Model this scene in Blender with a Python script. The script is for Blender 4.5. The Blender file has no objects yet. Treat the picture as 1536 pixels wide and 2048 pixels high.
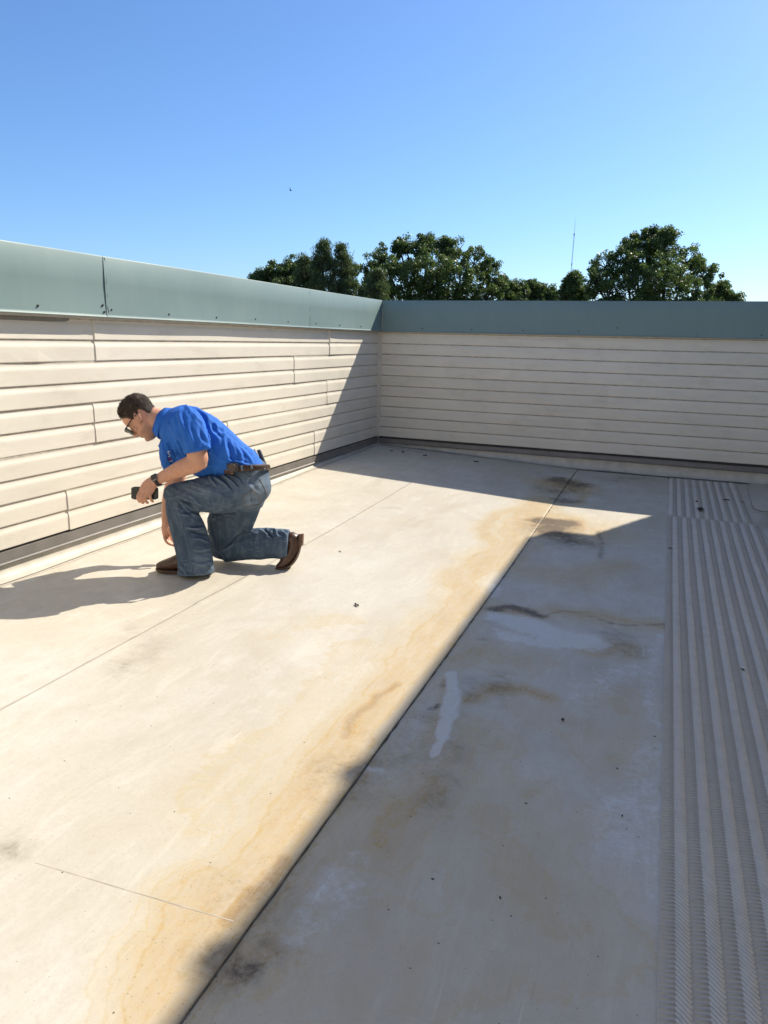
import bpy, math, random
import numpy as np
from mathutils import Vector, Matrix
from mathutils.bvhtree import BVHTree
random.seed(7); RNG = np.random.default_rng(11)
S = bpy.context.scene
COL = S.collection

# ------------------------------------------------------------------ camera
FPX, YAW, PITCH, ROLL = 1400.0, -0.37374, -0.24189, 0.02375     # focal length in pixels of a 1536 x 2048 picture
CAM = np.array([0, 0, 1.5])
_f = np.array([math.sin(YAW)*math.cos(PITCH), math.cos(YAW)*math.cos(PITCH), math.sin(PITCH)])
_r = np.array([math.cos(YAW), -math.sin(YAW), 0.0]); _u = np.cross(_r, _f)
CR = math.cos(ROLL)*_r + math.sin(ROLL)*_u
CU = -math.sin(ROLL)*_r + math.cos(ROLL)*_u
CF = _f
cam = bpy.data.cameras.new('camera'); camo = bpy.data.objects.new('camera', cam); COL.objects.link(camo)
cam.sensor_fit = 'VERTICAL'; cam.sensor_height = 36.0; cam.lens = FPX/2048*36.0
cam.clip_start = 0.05; cam.clip_end = 6000
m = Matrix.Identity(4)
for i in range(3):
    m[i][0] = CR[i]; m[i][1] = CU[i]; m[i][2] = -CF[i]; m[i][3] = CAM[i]
camo.matrix_world = m
S.camera = camo
S.render.resolution_x = 768; S.render.resolution_y = 1024

# ------------------------------------------------------------------ sky, sun, exposure
SUN = np.array([1.0, 1.95, 1.95]); SUN = SUN/np.linalg.norm(SUN)
ELEV = math.asin(SUN[2]); AZ = math.atan2(SUN[0], SUN[1])       # azimuth from +Y towards +X
w = bpy.data.worlds.new('World'); S.world = w; w.use_nodes = True
nt = w.node_tree; nt.nodes.clear()
sky = nt.nodes.new('ShaderNodeTexSky'); sky.sky_type = 'NISHITA'; sky.sun_disc = False
sky.sun_elevation = ELEV; sky.sun_rotation = AZ; sky.air_density = 1.0; sky.dust_density = 0.6; sky.ozone_density = 10.0
bg = nt.nodes.new('ShaderNodeBackground'); bg.inputs[1].default_value = 0.113
wo = nt.nodes.new('ShaderNodeOutputWorld')
nt.links.new(sky.outputs[0], bg.inputs[0]); nt.links.new(bg.outputs[0], wo.inputs[0])
sl = bpy.data.lights.new('sun', 'SUN'); sl.energy = 4.5; sl.angle = math.radians(0.55); sl.color = (1.0, 0.93, 0.80)
so = bpy.data.objects.new('sun', sl); COL.objects.link(so); so.location = (5, 8, 12)
so.rotation_euler = Vector(-SUN).to_track_quat('-Z', 'Y').to_euler()
S.view_settings.view_transform = 'Standard'; S.view_settings.look = 'None'
S.view_settings.gamma = 1.0; S.view_settings.use_curve_mapping = False
S.view_settings.exposure = 0.60

# ------------------------------------------------------------------ helpers
def ray(px, py): return CF + CR*(px-768)/FPX + CU*(1024-py)/FPX
def at_depth(px, py, D): return CAM + D*ray(px, py)
def to_px(P):
    d = np.asarray(P) - CAM; z = d @ CF
    return 768 + FPX*(d @ CR)/z, 1024 - FPX*(d @ CU)/z
def sstep(a, b, x):
    t = np.clip((x-a)/(b-a), 0, 1); return t*t*(3-2*t)
def zf(x, y):                                    # height of the gently falling roof
    return .10*np.clip((-.85-np.asarray(x))/2.4, 0, 1.15) + .072*sstep(4.0, 8.3, np.asarray(y))
def floor_at(px, py):
    r = ray(px, py); z = 0.0
    for i in range(40):
        P = CAM + r*(z-1.5)/r[2]; z = .5*z + .5*float(zf(P[0], P[1]))
    return P

def mesh_np(name, V, F, smooth=False):
    me = bpy.data.meshes.new(name); me.from_pydata([tuple(v) for v in V], [], [tuple(f) for f in F]); me.update()
    if smooth: me.polygons.foreach_set('use_smooth', [True]*len(me.polygons))
    return me
def mesh_quads(name, V, Q, smooth=False):        # fast path, all faces quads
    me = bpy.data.meshes.new(name); n = len(Q)
    me.vertices.add(len(V)); me.vertices.foreach_set('co', np.asarray(V, 'f').ravel())
    me.loops.add(4*n); me.loops.foreach_set('vertex_index', np.asarray(Q, 'i').ravel())
    me.polygons.add(n); me.polygons.foreach_set('loop_start', np.arange(0, 4*n, 4, dtype='i'))
    if smooth: me.polygons.foreach_set('use_smooth', np.ones(n, bool))
    me.update(calc_edges=True); return me
def obj(name, me, mat=None, parent=None):
    o = bpy.data.objects.new(name, me); COL.objects.link(o)
    if mat is not None and me is not None and not me.materials: me.materials.append(mat)
    if parent is not None: o.parent = parent; o.matrix_parent_inverse = parent.matrix_world.inverted() if False else Matrix.Translation(-Vector(parent.location))
    return o
def thing(name, label, cat, loc=(0, 0, 0), group=None):
    o = bpy.data.objects.new(name, None); COL.objects.link(o); o.location = loc
    o['label'] = label; o['category'] = cat
    if group: o['group'] = group
    o.empty_display_size = .1
    return o
def tag(o, label, cat, group=None):
    o['label'] = label; o['category'] = cat
    if group: o['group'] = group
    return o
class MB:
    def __init__(s): s.V = []; s.F = []
    def add(s, V, F):
        n = len(s.V); s.V += [tuple(v) for v in V]; s.F += [tuple(i+n for i in f) for f in F]; return s
    def box(s, a, b):
        (x0, y0, z0), (x1, y1, z1) = a, b
        V = [(x, y, z) for x in (x0, x1) for y in (y0, y1) for z in (z0, z1)]
        return s.add(V, [(0,1,3,2), (4,6,7,5), (0,4,5,1), (2,3,7,6), (0,2,6,4), (1,5,7,3)])
    def tube(s, pts, rad, n=8):
        pts = [np.asarray(p, float) for p in pts]
        rs = rad if hasattr(rad, '__len__') else [rad]*len(pts)
        V = []; F = []
        ref = np.array([.31, .52, .79])
        for i, p in enumerate(pts):
            t = pts[min(i+1, len(pts)-1)] - pts[max(i-1, 0)]; t = t/(np.linalg.norm(t)+1e-12)
            a = np.cross(t, ref); a /= np.linalg.norm(a)+1e-12; b = np.cross(t, a)
            for k in range(n):
                ph = 2*math.pi*k/n; V.append(p + rs[i]*(a*math.cos(ph)+b*math.sin(ph)))
        for i in range(len(pts)-1):
            for k in range(n):
                F.append((i*n+k, i*n+(k+1) % n, (i+1)*n+(k+1) % n, (i+1)*n+k))
        F.append(tuple(range(n))[::-1]); F.append(tuple((len(pts)-1)*n+k for k in range(n)))
        return s.add(V, F)
    def mesh(s, name, smooth=False): return mesh_np(name, s.V, s.F, smooth)
    def build(s, name, mat, parent=None, smooth=False): return obj(name, s.mesh(name, smooth), mat, parent)

# value noise in numpy
_lat = RNG.random((64, 64))
def vnoise(x, y):
    x = np.asarray(x, float); y = np.asarray(y, float)
    xi = np.floor(x).astype(int); yi = np.floor(y).astype(int); fx = x-xi; fy = y-yi
    fx = fx*fx*(3-2*fx); fy = fy*fy*(3-2*fy)
    g = lambda a, b: _lat[a % 64, b % 64]
    return (g(xi, yi)*(1-fx)+g(xi+1, yi)*fx)*(1-fy) + (g(xi, yi+1)*(1-fx)+g(xi+1, yi+1)*fx)*fy
def fbm(x, y, o=4):
    s = 0; a = .5; n = 0
    for k in range(o):
        s = s + a*vnoise(x*2**k+17.3*k, y*2**k+5.1*k); n += a; a *= .5
    return s/n

# ------------------------------------------------------------------ materials
class NB:
    def __init__(s, name):
        s.mat = bpy.data.materials.new(name); s.mat.use_nodes = True; s.t = s.mat.node_tree; s.t.nodes.clear()
        s.out = s.n('ShaderNodeOutputMaterial'); s.b = s.n('ShaderNodeBsdfPrincipled'); s.l(s.b.outputs[0], s.out.inputs[0])
    def n(s, k, **kw):
        x = s.t.nodes.new(k)
        for a, v in kw.items(): setattr(x, a, v)
        return x
    def l(s, a, b): s.t.links.new(a, b)
    def coord(s, scale=(1, 1, 1), rot=(0, 0, 0)):
        c = s.n('ShaderNodeTexCoord'); mp = s.n('ShaderNodeMapping'); s.l(c.outputs['Object'], mp.inputs[0])
        mp.inputs['Scale'].default_value = scale; mp.inputs['Rotation'].default_value = rot; return mp.outputs[0]
    def noise(s, vec, scale, detail=4, rough=.55, dist=0.0):
        x = s.n('ShaderNodeTexNoise'); s.l(vec, x.inputs['Vector']); x.inputs['Scale'].default_value = scale
        x.inputs['Detail'].default_value = detail; x.inputs['Roughness'].default_value = rough; x.inputs['Distortion'].default_value = dist
        return x.outputs[0]
    def ramp(s, fac, stops):
        x = s.n('ShaderNodeValToRGB'); s.l(fac, x.inputs[0]); e = x.color_ramp.elements
        while len(e) < len(stops): e.new(.5)
        for i, (p, c) in enumerate(stops):
            e[i].position = p; e[i].color = (c, c, c, 1) if not hasattr(c, '__len__') else (*c, 1)
        return x.outputs[0]
    def mix(s, fac, a, b, mode='MIX'):
        x = s.n('ShaderNodeMix', data_type='RGBA', blend_type=mode)
        for sock, v in ((x.inputs[0], fac), (x.inputs[6], a), (x.inputs[7], b)):
            if hasattr(v, 'is_linked') or isinstance(v, bpy.types.NodeSocket): s.l(v, sock)
            elif hasattr(v, '__len__'): sock.default_value = (*v, 1)
            else: sock.default_value = v
        return x.outputs[2]
    def math(s, op, a, b=0.0, c=0.0):
        x = s.n('ShaderNodeMath', operation=op)
        for sock, v in zip(x.inputs, (a, b, c)):
            if isinstance(v, bpy.types.NodeSocket): s.l(v, sock)
            else: sock.default_value = v
        return x.outputs[0]
    def bump(s, h, strength=.3, dist=.002, nrm=None):
        x = s.n('ShaderNodeBump'); x.inputs['Strength'].default_value = strength; x.inputs['Distance'].default_value = dist
        s.l(h, x.inputs['Height'])
        if nrm is not None: s.l(nrm, x.inputs['Normal'])
        return x.outputs[0]
    def set(s, color=None, rough=None, normal=None, metallic=None, spec=None, **kw):
        for k, v in (('Base Color', color), ('Roughness', rough), ('Normal', normal), ('Metallic', metallic), ('Specular IOR Level', spec)):
            if v is None: continue
            if isinstance(v, bpy.types.NodeSocket): s.l(v, s.b.inputs[k])
            else: s.b.inputs[k].default_value = (*v, 1) if hasattr(v, '__len__') else v
        return s.mat
def plain(name, col, rough=.6, metallic=0.0, var=.12, scale=30, bump=0.0, spec=.4):
    b = NB(name); c = b.coord(); n = b.noise(c, scale, 4)
    lo = tuple(x*(1-var) for x in col); hi = tuple(min(1, x*(1+var)) for x in col)
    colr = b.ramp(n, [(.3, lo), (.7, hi)])
    return b.set(colr, rough, b.bump(n, bump, .004) if bump else None, metallic, spec)

def mat_siding(name, col, axis):
    b = NB(name)
    sc = (1, .03, 1) if axis == 'y' else (.03, 1, 1)
    g = b.noise(b.coord(sc), 170, 3, .6)                 # fine embossed grain along the board
    big = b.noise(b.coord(), 1.3, 4)
    dirt = b.noise(b.coord((.35, .35, 1.0)), 9, 5, .65)
    inf = b.n('ShaderNodeObjectInfo')
    c0 = b.ramp(big, [(.3, tuple(x*.93 for x in col)), (.7, tuple(x*1.04 for x in col))])
    c1 = b.mix(b.ramp(g, [(.35, .10), (.65, 0.0)]), c0, tuple(x*.72 for x in col))
    c2 = b.mix(b.ramp(dirt, [(.52, 0.0), (.85, .28)]), c1, (.30, .25, .18))
    v = b.math('MULTIPLY_ADD', inf.outputs['Random'], .07, .965)
    c3 = b.mix(1.0, c2, v, 'MULTIPLY')
    return b.set(c3, .52, b.bump(g, .35, .0012), None, .35)
M_SID_L = mat_siding('vinyl_siding_lengthwise_y', (.80, .735, .615), 'y')
M_SID_R = mat_siding('vinyl_siding_lengthwise_x', (.80, .735, .615), 'x')
M_LAPSHADE = plain('siding_lap_shade', (.44, .385, .31), .9, var=.3, scale=14)  # lap shadow under each siding lip, put into the colour
M_LAPSHADE_L = plain('siding_lap_shade_pale', (.52, .46, .375), .9, var=.2, scale=14)  # paler painted lap shadow for the left wall
M_TRIM = plain('vinyl_trim', (.68, .62, .53), .5, var=.06, scale=12)

def mat_coping():
    b = NB('sage_green_metal'); big = b.noise(b.coord(), 1.1, 3, .5); sm = b.noise(b.coord((1, 1, .25)), 14, 5, .65)
    sp = b.noise(b.coord(), 90, 2)
    c = b.ramp(big, [(.3, (.195, .275, .262)), (.7, (.225, .305, .29))])
    c = b.mix(b.ramp(sm, [(.5, 0.0), (.85, .30)]), c, (.29, .35, .31))
    c = b.mix(b.ramp(sp, [(.72, 0.0), (.78, .25)]), c, (.14, .19, .18))
    rr = b.ramp(big, [(.3, .42), (.7, .52)])
    return b.set(c, rr, b.bump(b.noise(b.coord((1, 1, .5)), 2.6, 2), .30, .02), 0.0, .28)
M_COP = mat_coping()
M_FLASH = plain('grey_brown_flashing_metal', (.18, .162, .142), .42, .0, var=.15, scale=6, spec=.5)
M_SCREW = plain('rusty_screw', (.035, .03, .027), .6, var=.3)
M_CAULK = plain('old_caulk', (.42, .38, .32), .7, var=.2, scale=60, bump=.4)
M_CORE = plain('parapet_core', (.25, .24, .22), .9)

def mat_membrane(name, gloss=.5):
    b = NB(name); co = b.coord()
    at = b.n('ShaderNodeAttribute', attribute_name='stain', attribute_type='GEOMETRY')
    sep = b.n('ShaderNodeSeparateColor'); b.l(at.outputs['Color'], sep.inputs[0])
    alg = at.outputs['Alpha']
    n1 = b.noise(co, .9, 5, .6); n2 = b.noise(co, 7, 6, .68, .6); n3 = b.noise(co, 55, 4, .7)
    str1 = b.noise(b.coord((3.2, .6, 1), (0, 0, .35)), 3.5, 6, .7, 1.4)
    col = b.ramp(n1, [(.25, (.525, .47, .375)), (.5, (.57, .525, .44)), (.75, (.615, .585, .525))])
    col = b.mix(b.ramp(n2, [(.42, .0), (.72, .34)]), col, (.48, .42, .31))
    col = b.mix(b.ramp(str1, [(.50, .0), (.66, .30)]), col, (.72, .68, .59))
    gr = b.noise(b.coord((1, .55, 1), (0, 0, -.4)), 1.9, 7, .7, 1.0)
    col = b.mix(b.ramp(gr, [(.47, .0), (.70, .40)]), col, (.40, .335, .24))
    # stain masks broken up by fine noise so their edges are crisp and ragged
    nc = b.ramp(n2, [(.30, 0.0), (.70, 1.0)]); nf = b.ramp(n3, [(.30, 0.0), (.70, 1.0)])
    nm = b.ramp(b.noise(co, 19, 5, .72, .8), [(.32, 0.0), (.68, 1.0)])
    def ragmul(sock, lo, hi):
        x = b.math('MULTIPLY', sock, b.math('MULTIPLY_ADD', nc, .9, .35))
        x = b.math('MULTIPLY', x, b.math('MULTIPLY_ADD', nm, 1.0, .45))
        x = b.math('MULTIPLY', x, b.math('MULTIPLY_ADD', nf, .5, .75))
        return b.ramp(x, [(lo, 0.0), (hi, 1.0)])
    def ragged(sock, amp, lo, hi):
        x = b.math('MULTIPLY_ADD', b.math('SUBTRACT', n2, .5), amp, sock)
        x = b.math('MULTIPLY_ADD', b.math('SUBTRACT', n3, .5), amp*.5, x)
        return b.ramp(x, [(lo, 0.0), (hi, 1.0)])
    lvl = b.math('ADD', sep.outputs[0], b.math('MULTIPLY', b.math('SUBTRACT', n2, .5), .13))
    lvl = b.math('ADD', lvl, b.math('MULTIPLY', b.math('SUBTRACT', nm, .5), .04))
    lvl = b.math('MULTIPLY', lvl, b.ramp(sep.outputs[0], [(.02, 0.0), (.10, 1.0)]))
    tide = b.ramp(lvl, [(0.0, 0.0), (.10, .05), (.185, .16), (.20, .58), (.215, .26), (.31, .36), (.33, .68), (.35, .44), (.46, .58), (.485, .92), (.51, .64), (.66, .76), (.69, 1.0), (.72, .85), (1.0, 1.0)])
    streak = b.noise(b.coord((9, 1.2, 1), (0, 0, .62)), 3.0, 5, .7, .5)
    tide = b.math('MULTIPLY', tide, b.ramp(streak, [(.28, .62), (.68, 1.15)]))
    tide = b.math('MULTIPLY', tide, b.math('MULTIPLY_ADD', nf, .45, .72))
    col = b.mix(tide, col, b.ramp(lvl, [(.2, (.53, .405, .20)), (.70, (.48, .315, .12)), (1.0, (.27, .16, .065))]))
    # peppering of fine dots where silt dried
    vp = b.n('ShaderNodeTexVoronoi'); b.l(co, vp.inputs['Vector']); vp.inputs['Scale'].default_value = 95
    vs = b.n('ShaderNodeSeparateColor'); b.l(vp.outputs['Color'], vs.inputs[0])
    pep = b.math('MULTIPLY', b.math('LESS_THAN', vp.outputs['Distance'], .22), b.math('GREATER_THAN', vs.outputs[1], .62))
    pep = b.math('MULTIPLY', pep, b.math('MULTIPLY', b.ramp(lvl, [(.22, 0.0), (.5, .6)]), nm))
    col = b.mix(pep, col, (.20, .14, .08))
    dark = ragmul(sep.outputs[1], .04, .60)
    col = b.mix(b.math('MULTIPLY', dark, .92), col, (.115, .080, .045))
    white = ragmul(sep.outputs[2], .18, .50)
    col = b.mix(b.math('MULTIPLY', white, .66), col, (.70, .70, .675))
    col = b.mix(b.math('MULTIPLY', ragged(alg, .7, .2, .9), b.ramp(alg, [(0.0, 0.0), (.15, .75)])), col, (.10, .12, .035))
    fine = b.noise(co, 160, 3, .7)
    col = b.mix(b.ramp(n3, [(.38, .10), (.55, 0.0)]), col, (.33, .275, .20))
    col = b.mix(b.ramp(fine, [(.36, .12), (.5, 0.0)]), col, (.30, .25, .18))
    # tiny dark specks
    for sc, th, am in ((26, .075, .85), (60, .09, .6)):
        vo = b.n('ShaderNodeTexVoronoi'); b.l(co, vo.inputs['Vector']); vo.inputs['Scale'].default_value = sc
        se = b.n('ShaderNodeSeparateColor'); b.l(vo.outputs['Color'], se.inputs[0])
        sp = b.math('MULTIPLY', b.math('LESS_THAN', vo.outputs['Distance'], th), b.math('GREATER_THAN', se.outputs[0], .86 if sc < 30 else .80))
        col = b.mix(b.math('MULTIPLY', sp, am), col, (.07, .055, .04))
    # scuffs: short pale and dark scratches in two directions
    for rot, sc, colr in ((.5, (60, 2.2, 1), (.40, .35, .27)), (-.9, (70, 3.0, 1), (.42, .37, .30)), (1.3, (50, 2.6, 1), (.76, .73, .65))):
        nn = b.noise(b.coord(sc, (0, 0, rot)), 1.0, 3, .6)
        col = b.mix(b.math('MULTIPLY', b.ramp(nn, [(.66, 0.0), (.72, .5)]), b.ramp(n2, [(.45, 0.0), (.62, 1.0)])), col, colr)
    h = b.math('ADD', b.math('MULTIPLY', n2, .6), b.math('MULTIPLY', n3, .25))
    rg = b.ramp(n2, [(.3, gloss-.10), (.7, gloss+.14)])
    return b.set(col, rg, b.bump(h, .16, .004), None, .4)
M_MEM = mat_membrane('white_roof_membrane')
M_UP = plain('membrane_upstand', (.56, .515, .43), .55, var=.14, scale=7, bump=.1)
M_SEAM = plain('dirty_seam_edge', (.10, .085, .065), .8, var=.5, scale=25)
M_DIRT = plain('brown_seam_dirt', (.40, .335, .25), .85, var=.35, scale=20)
M_LAPD = plain('soft_lap_line', (.46, .40, .315), .85, var=.2, scale=12)
M_LAP = plain('lap_edge', (.54, .48, .385), .7, var=.25, scale=18)

def mat_pad():
    b = NB('walkway_pad_grey'); co = b.coord(); n1 = b.noise(co, 1.4, 4); n2 = b.noise(co, 16, 5, .7); n3 = b.noise(co, 130, 3)
    c = b.ramp(n1, [(.3, (.62, .565, .485)), (.7, (.69, .64, .56))])
    c = b.mix(b.ramp(n2, [(.45, 0.0), (.8, .4)]), c, (.43, .38, .30))
    at = b.n('ShaderNodeAttribute', attribute_name='stain', attribute_type='GEOMETRY')
    sep = b.n('ShaderNodeSeparateColor'); b.l(at.outputs['Color'], sep.inputs[0])
    c = b.mix(b.math('MULTIPLY', sep.outputs[1], 1.0), c, (.33, .29, .235))  # painted shading that sets the rib stripes apart
    g = b.math('MULTIPLY', sep.outputs[0], b.ramp(n2, [(.3, .25), (.65, 1.0)]))
    c = b.mix(g, c, (.10, .125, .035))
    return b.set(c, .62, b.bump(n3, .2, .001), None, .3)
M_PAD = mat_pad()

# ------------------------------------------------------------------ setting: ground and roof deck
GZ = -4.5
XL, YR, ZCT, ZCB, ZBT, ZBB, H = -3.4195, 8.423, 1.9655, 1.5945, .2795, .1922, .1305
XO = .043
BX, BY, BZ = 1.66, 9.70, 4.41                    # face, end and height of the taller block whose shadow falls on the roof
def mat_ground():
    b = NB('ground_grass'); co = b.coord(); n = b.noise(co, .05, 6); n2 = b.noise(co, 1.5, 5)
    c = b.ramp(n, [(.35, (.055, .075, .025)), (.6, (.09, .10, .04)), (.7, (.14, .125, .085))])
    c = b.mix(b.ramp(n2, [(.4, 0.0), (.7, .5)]), c, (.04, .06, .02)); return b.set(c, .9, b.bump(n2, .4, .05))
G = 3000.0
g = mesh_np('ground', [(-G, -G, GZ), (G, -G, GZ), (G, G, GZ), (-G, G, GZ)], [(0, 1, 2, 3)])
go = obj('ground', g, mat_ground()); go['kind'] = 'structure'
YN = -5.0                                        # the roof goes on behind the camera as far as this
ZD = -0.03
deck = MB().box((XL-.36, YN, GZ+.01), (BX+.1, YR+.36, ZD))
dk = deck.build('roof_deck', M_CORE); dk['kind'] = 'structure'

# membrane sheets with stains
def dist_poly(x, y, pts):
    d = np.full(x.shape, 1e9)
    for (a, b) in zip(pts[:-1], pts[1:]):
        ax, ay = a; bx, by = b; dx, dy = bx-ax, by-ay; L = dx*dx+dy*dy+1e-12
        t = np.clip(((x-ax)*dx+(y-ay)*dy)/L, 0, 1)
        d = np.minimum(d, np.hypot(x-ax-t*dx, y-ay-t*dy))
    return d
FP = lambda *pts: [tuple(floor_at(*p)[:2]) for p in pts]
STAIN = []                                       # (channel, points, width m, strength, raggedness)
def st(ch, width, s, *pts, rag=.5): STAIN.append((ch, FP(*pts) if len(pts) > 1 else FP(pts[0], pts[0]), width, s, rag))
st(0, .19, .62, (1085, 1000), (1010, 1095), (930, 1165), (875, 1240), (800, 1360), (715, 1470), (600, 1640), (490, 1790), (400, 1930), (320, 2040))
st(0, .10, .55, (1075, 1012), (1000, 1030), (965, 1075), (990, 1110))
st(0, .05, .55, (990, 1125), (920, 1170), (880, 1200), (860, 1260))
st(0, .060, .85, (805, 1365), (755, 1392), (725, 1425), (712, 1465))
st(0, .05, .45, (770, 1400), (745, 1450))
st(0, .05, .90, (575, 1715), (525, 1770), (480, 1830))
st(0, .04, .6, (650, 1600), (560, 1720), (470, 1800))
st(0, .13, .55, (440, 1760), (380, 1850))
st(0, .24, 1.05, (1105, 1058), (1135, 1052)); st(0, .36, .55, (1120, 1050), (1180, 1060)); st(1, .10, .9, (1100, 1066), (1125, 1070), rag=.9)
st(0, .18, .5, (1180, 1050), (1100, 1030), (1040, 1040))
st(0, .05, .7, (950, 1402), (1000, 1382), (1060, 1378), (1115, 1394))
st(0, .05, .5, (1160, 960), (1180, 985), (1150, 1010))
st(0, .25, .40, (1140, 965), (1100, 985))
st(0, .20, .50, (850, 1590), (760, 1680)); st(0, .22, .45, (1010, 1130), (1150, 1160)); st(0, .12, .5, (880, 1330), (930, 1310)); st(0, .25, .36, (620, 1820), (560, 1960)); st(0, .3, .34, (1000, 1650), (1100, 1850)); st(0, .08, .5, (1245, 1290), (1250, 1310)); st(0, .2, .34, (960, 1480), (880, 1560))
st(0, .16, .30, (1060, 1390), (1120, 1440))
st(0, .30, .22, (700, 1300), (600, 1450), (420, 1600))
st(0, .25, .20, (560, 1270), (700, 1250))
st(1, .055, 1.5, (1105, 1056), (1122, 1060), rag=.5)
st(1, .20, .60, (1105, 1062), (1140, 1080), rag=.8)
st(1, .16, 1.0, (1120, 962), (1152, 968), rag=.8); st(0, .30, .8, (1110, 970), (1150, 975)); st(1, .10, .6, (1138, 998), (1130, 1000))
st(1, .20, .35, (1105, 985), (1150, 980), rag=.8)
st(0, .09, .7, (985, 1216), (1080, 1230)); st(0, .12, .5, (1120, 1225), (1200, 1235), (1320, 1248)); st(1, .04, 1.1, (975, 1217), (1015, 1213), (1050, 1222), (1085, 1232))
st(1, .06, .4, (1000, 1215), (1060, 1225))
st(1, .010, .5, (1085, 1232), (1130, 1222), (1180, 1232), (1225, 1247), (1260, 1251), (1330, 1249), rag=.3)
st(1, .035, .55, (979, 1246), (986, 1244)); st(1, .028, .45, (955, 1280), (962, 1279))
st(1, .016, .95, (868, 1420), (880, 1412)); st(1, .012, .5, (893, 1362), (889, 1375))
st(1, .040, .85, (513, 1935), (518, 1950), rag=.9); st(0, .12, .6, (530, 1930), (580, 1880)); st(1, .11, .33, (505, 1930), (560, 1900), rag=.9)
st(1, .022, .45, (1198, 1062), (1203, 1090), (1199, 1115), rag=.3)
st(1, .10, .22, (870, 1570), (850, 1640)); st(1, .14, .20, (1010, 1370), (930, 1400), (880, 1470))
st(1, .20, .20, (620, 1790), (560, 1790)); st(1, .06, .25, (5, 1690), (0, 1710)); st(1, .05, .18, (258, 1250), (270, 1262))
st(1, .05, .22, (770, 1018), (790, 1017)); st(1, .10, .20, (300, 1290), (220, 1340)); st(1, .14, .25, (1290, 955), (1230, 960))
st(1, .18, .22, (700, 1560), (860, 1500)); st(1, .12, .26, (1230, 1270), (1250, 1300))
st(1, .012, .35, (820, 893), (1000, 922), (1180, 942)); st(1, .03, .35, (760, 892), (840, 905), rag=.9)
st(2, .022, 1.6, (902, 1350), (915, 1385)); st(2, .036, 1.6, (917, 1385), (908, 1440)); st(2, .024, 1.5, (905, 1440), (886, 1480)); st(2, .014, 1.3, (886, 1480), (868, 1512)); st(0, .05, .45, (905, 1362), (900, 1430), (870, 1490))
st(2, .10, 1.4, (985, 1240), (1060, 1252), (1120, 1272), (1165, 1280))
st(2, .08, .9, (1000, 1275), (1090, 1280)); st(2, .05, .55, (985, 1190), (1005, 1175))
st(2, .10, .55, (700, 1750), (660, 1860)); st(2, .13, .45, (1270, 1480), (1230, 1620), (1270, 1690))
st(2, .05, .38, (1318, 1260), (1312, 1400), (1312, 1800)); st(2, .12, .4, (1200, 1400), (1280, 1340))
st(2, .07, .45, (1200, 985), (1240, 990)); 

st(2, .03, .5, (730, 1545), (760, 1548))
st(1, .10, 1.7, (1098, 1046), (1128, 1050), rag=.6); st(0, .20, 1.2, (1100, 1046), (1140, 1048)); st(0, .16, .45, (1150, 1150), (1230, 1130)); st(0, .20, .34, (1060, 1330), (990, 1330), (930, 1300)); st(0, .20, .32, (1210, 1500), (1260, 1420)); st(0, .25, .36, (780, 1640), (900, 1560)); st(0, .14, .30, (1180, 1640), (1100, 1720), (1180, 1800))
st(0, .18, .36, (640, 1860), (560, 1900)); st(0, .10, .6, (1240, 1290), (1180, 1300)); st(0, .3, .30, (850, 1900), (760, 1990)); st(0, .12, .32, (1060, 1600), (960, 1660))
RIDGE = [(FP((903, 1352), (915, 1390), (903, 1440), (882, 1490)), .05, .006), (FP((560, 1120), (460, 1178), (400, 1208)), .03, .006),
         (FP((0, 1422), (300, 1265), (400, 1208)), .02, .002), (FP((1085, 1232), (1180, 1232), (1330, 1249)), .02, .003)]
def stain_at(x, y):
    wx = x + .26*(fbm(x*2.6, y*2.6)-.5) + .05*(fbm(x*11+9, y*11)-.5)
    wy = y + .26*(fbm(x*2.6+31, y*2.6+7)-.5) + .05*(fbm(x*11+3, y*11+44)-.5)
    C = np.zeros((len(x), 4), 'f')
    for ch, pts, wd, s, rag in STAIN:
        k = min(1.0, wd/.08)
        d = dist_poly(x+(wx-x)*k, y+(wy-y)*k, pts)
        C[:, ch] = np.maximum(C[:, ch], s*np.exp(-(d/wd)**2)*(1 if ch == 0 else (1-rag*.5+rag*fbm(x*9+ch*13, y*9))))
    C[:, 3] = sstep(.75, 1.15, x+.25*(fbm(x*2.3, y*2.3)-.5))*sstep(4.5, 6.2, y)*(1-sstep(7.0, 7.9, y))*.75
    return C
def ridge_at(x, y):
    z = np.zeros(x.shape)
    for pts, wd, h in RIDGE: z = z + h*np.exp(-(dist_poly(x, y, pts)/wd)**2)
    return z
def wav(x, y): return .006*(fbm(x*1.3+3, y*1.3+8, 3)-.5)
roof = bpy.data.objects.new('roof_membrane', None); COL.objects.link(roof); roof['kind'] = 'structure'
F1, F0 = -2.272, -.857
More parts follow.
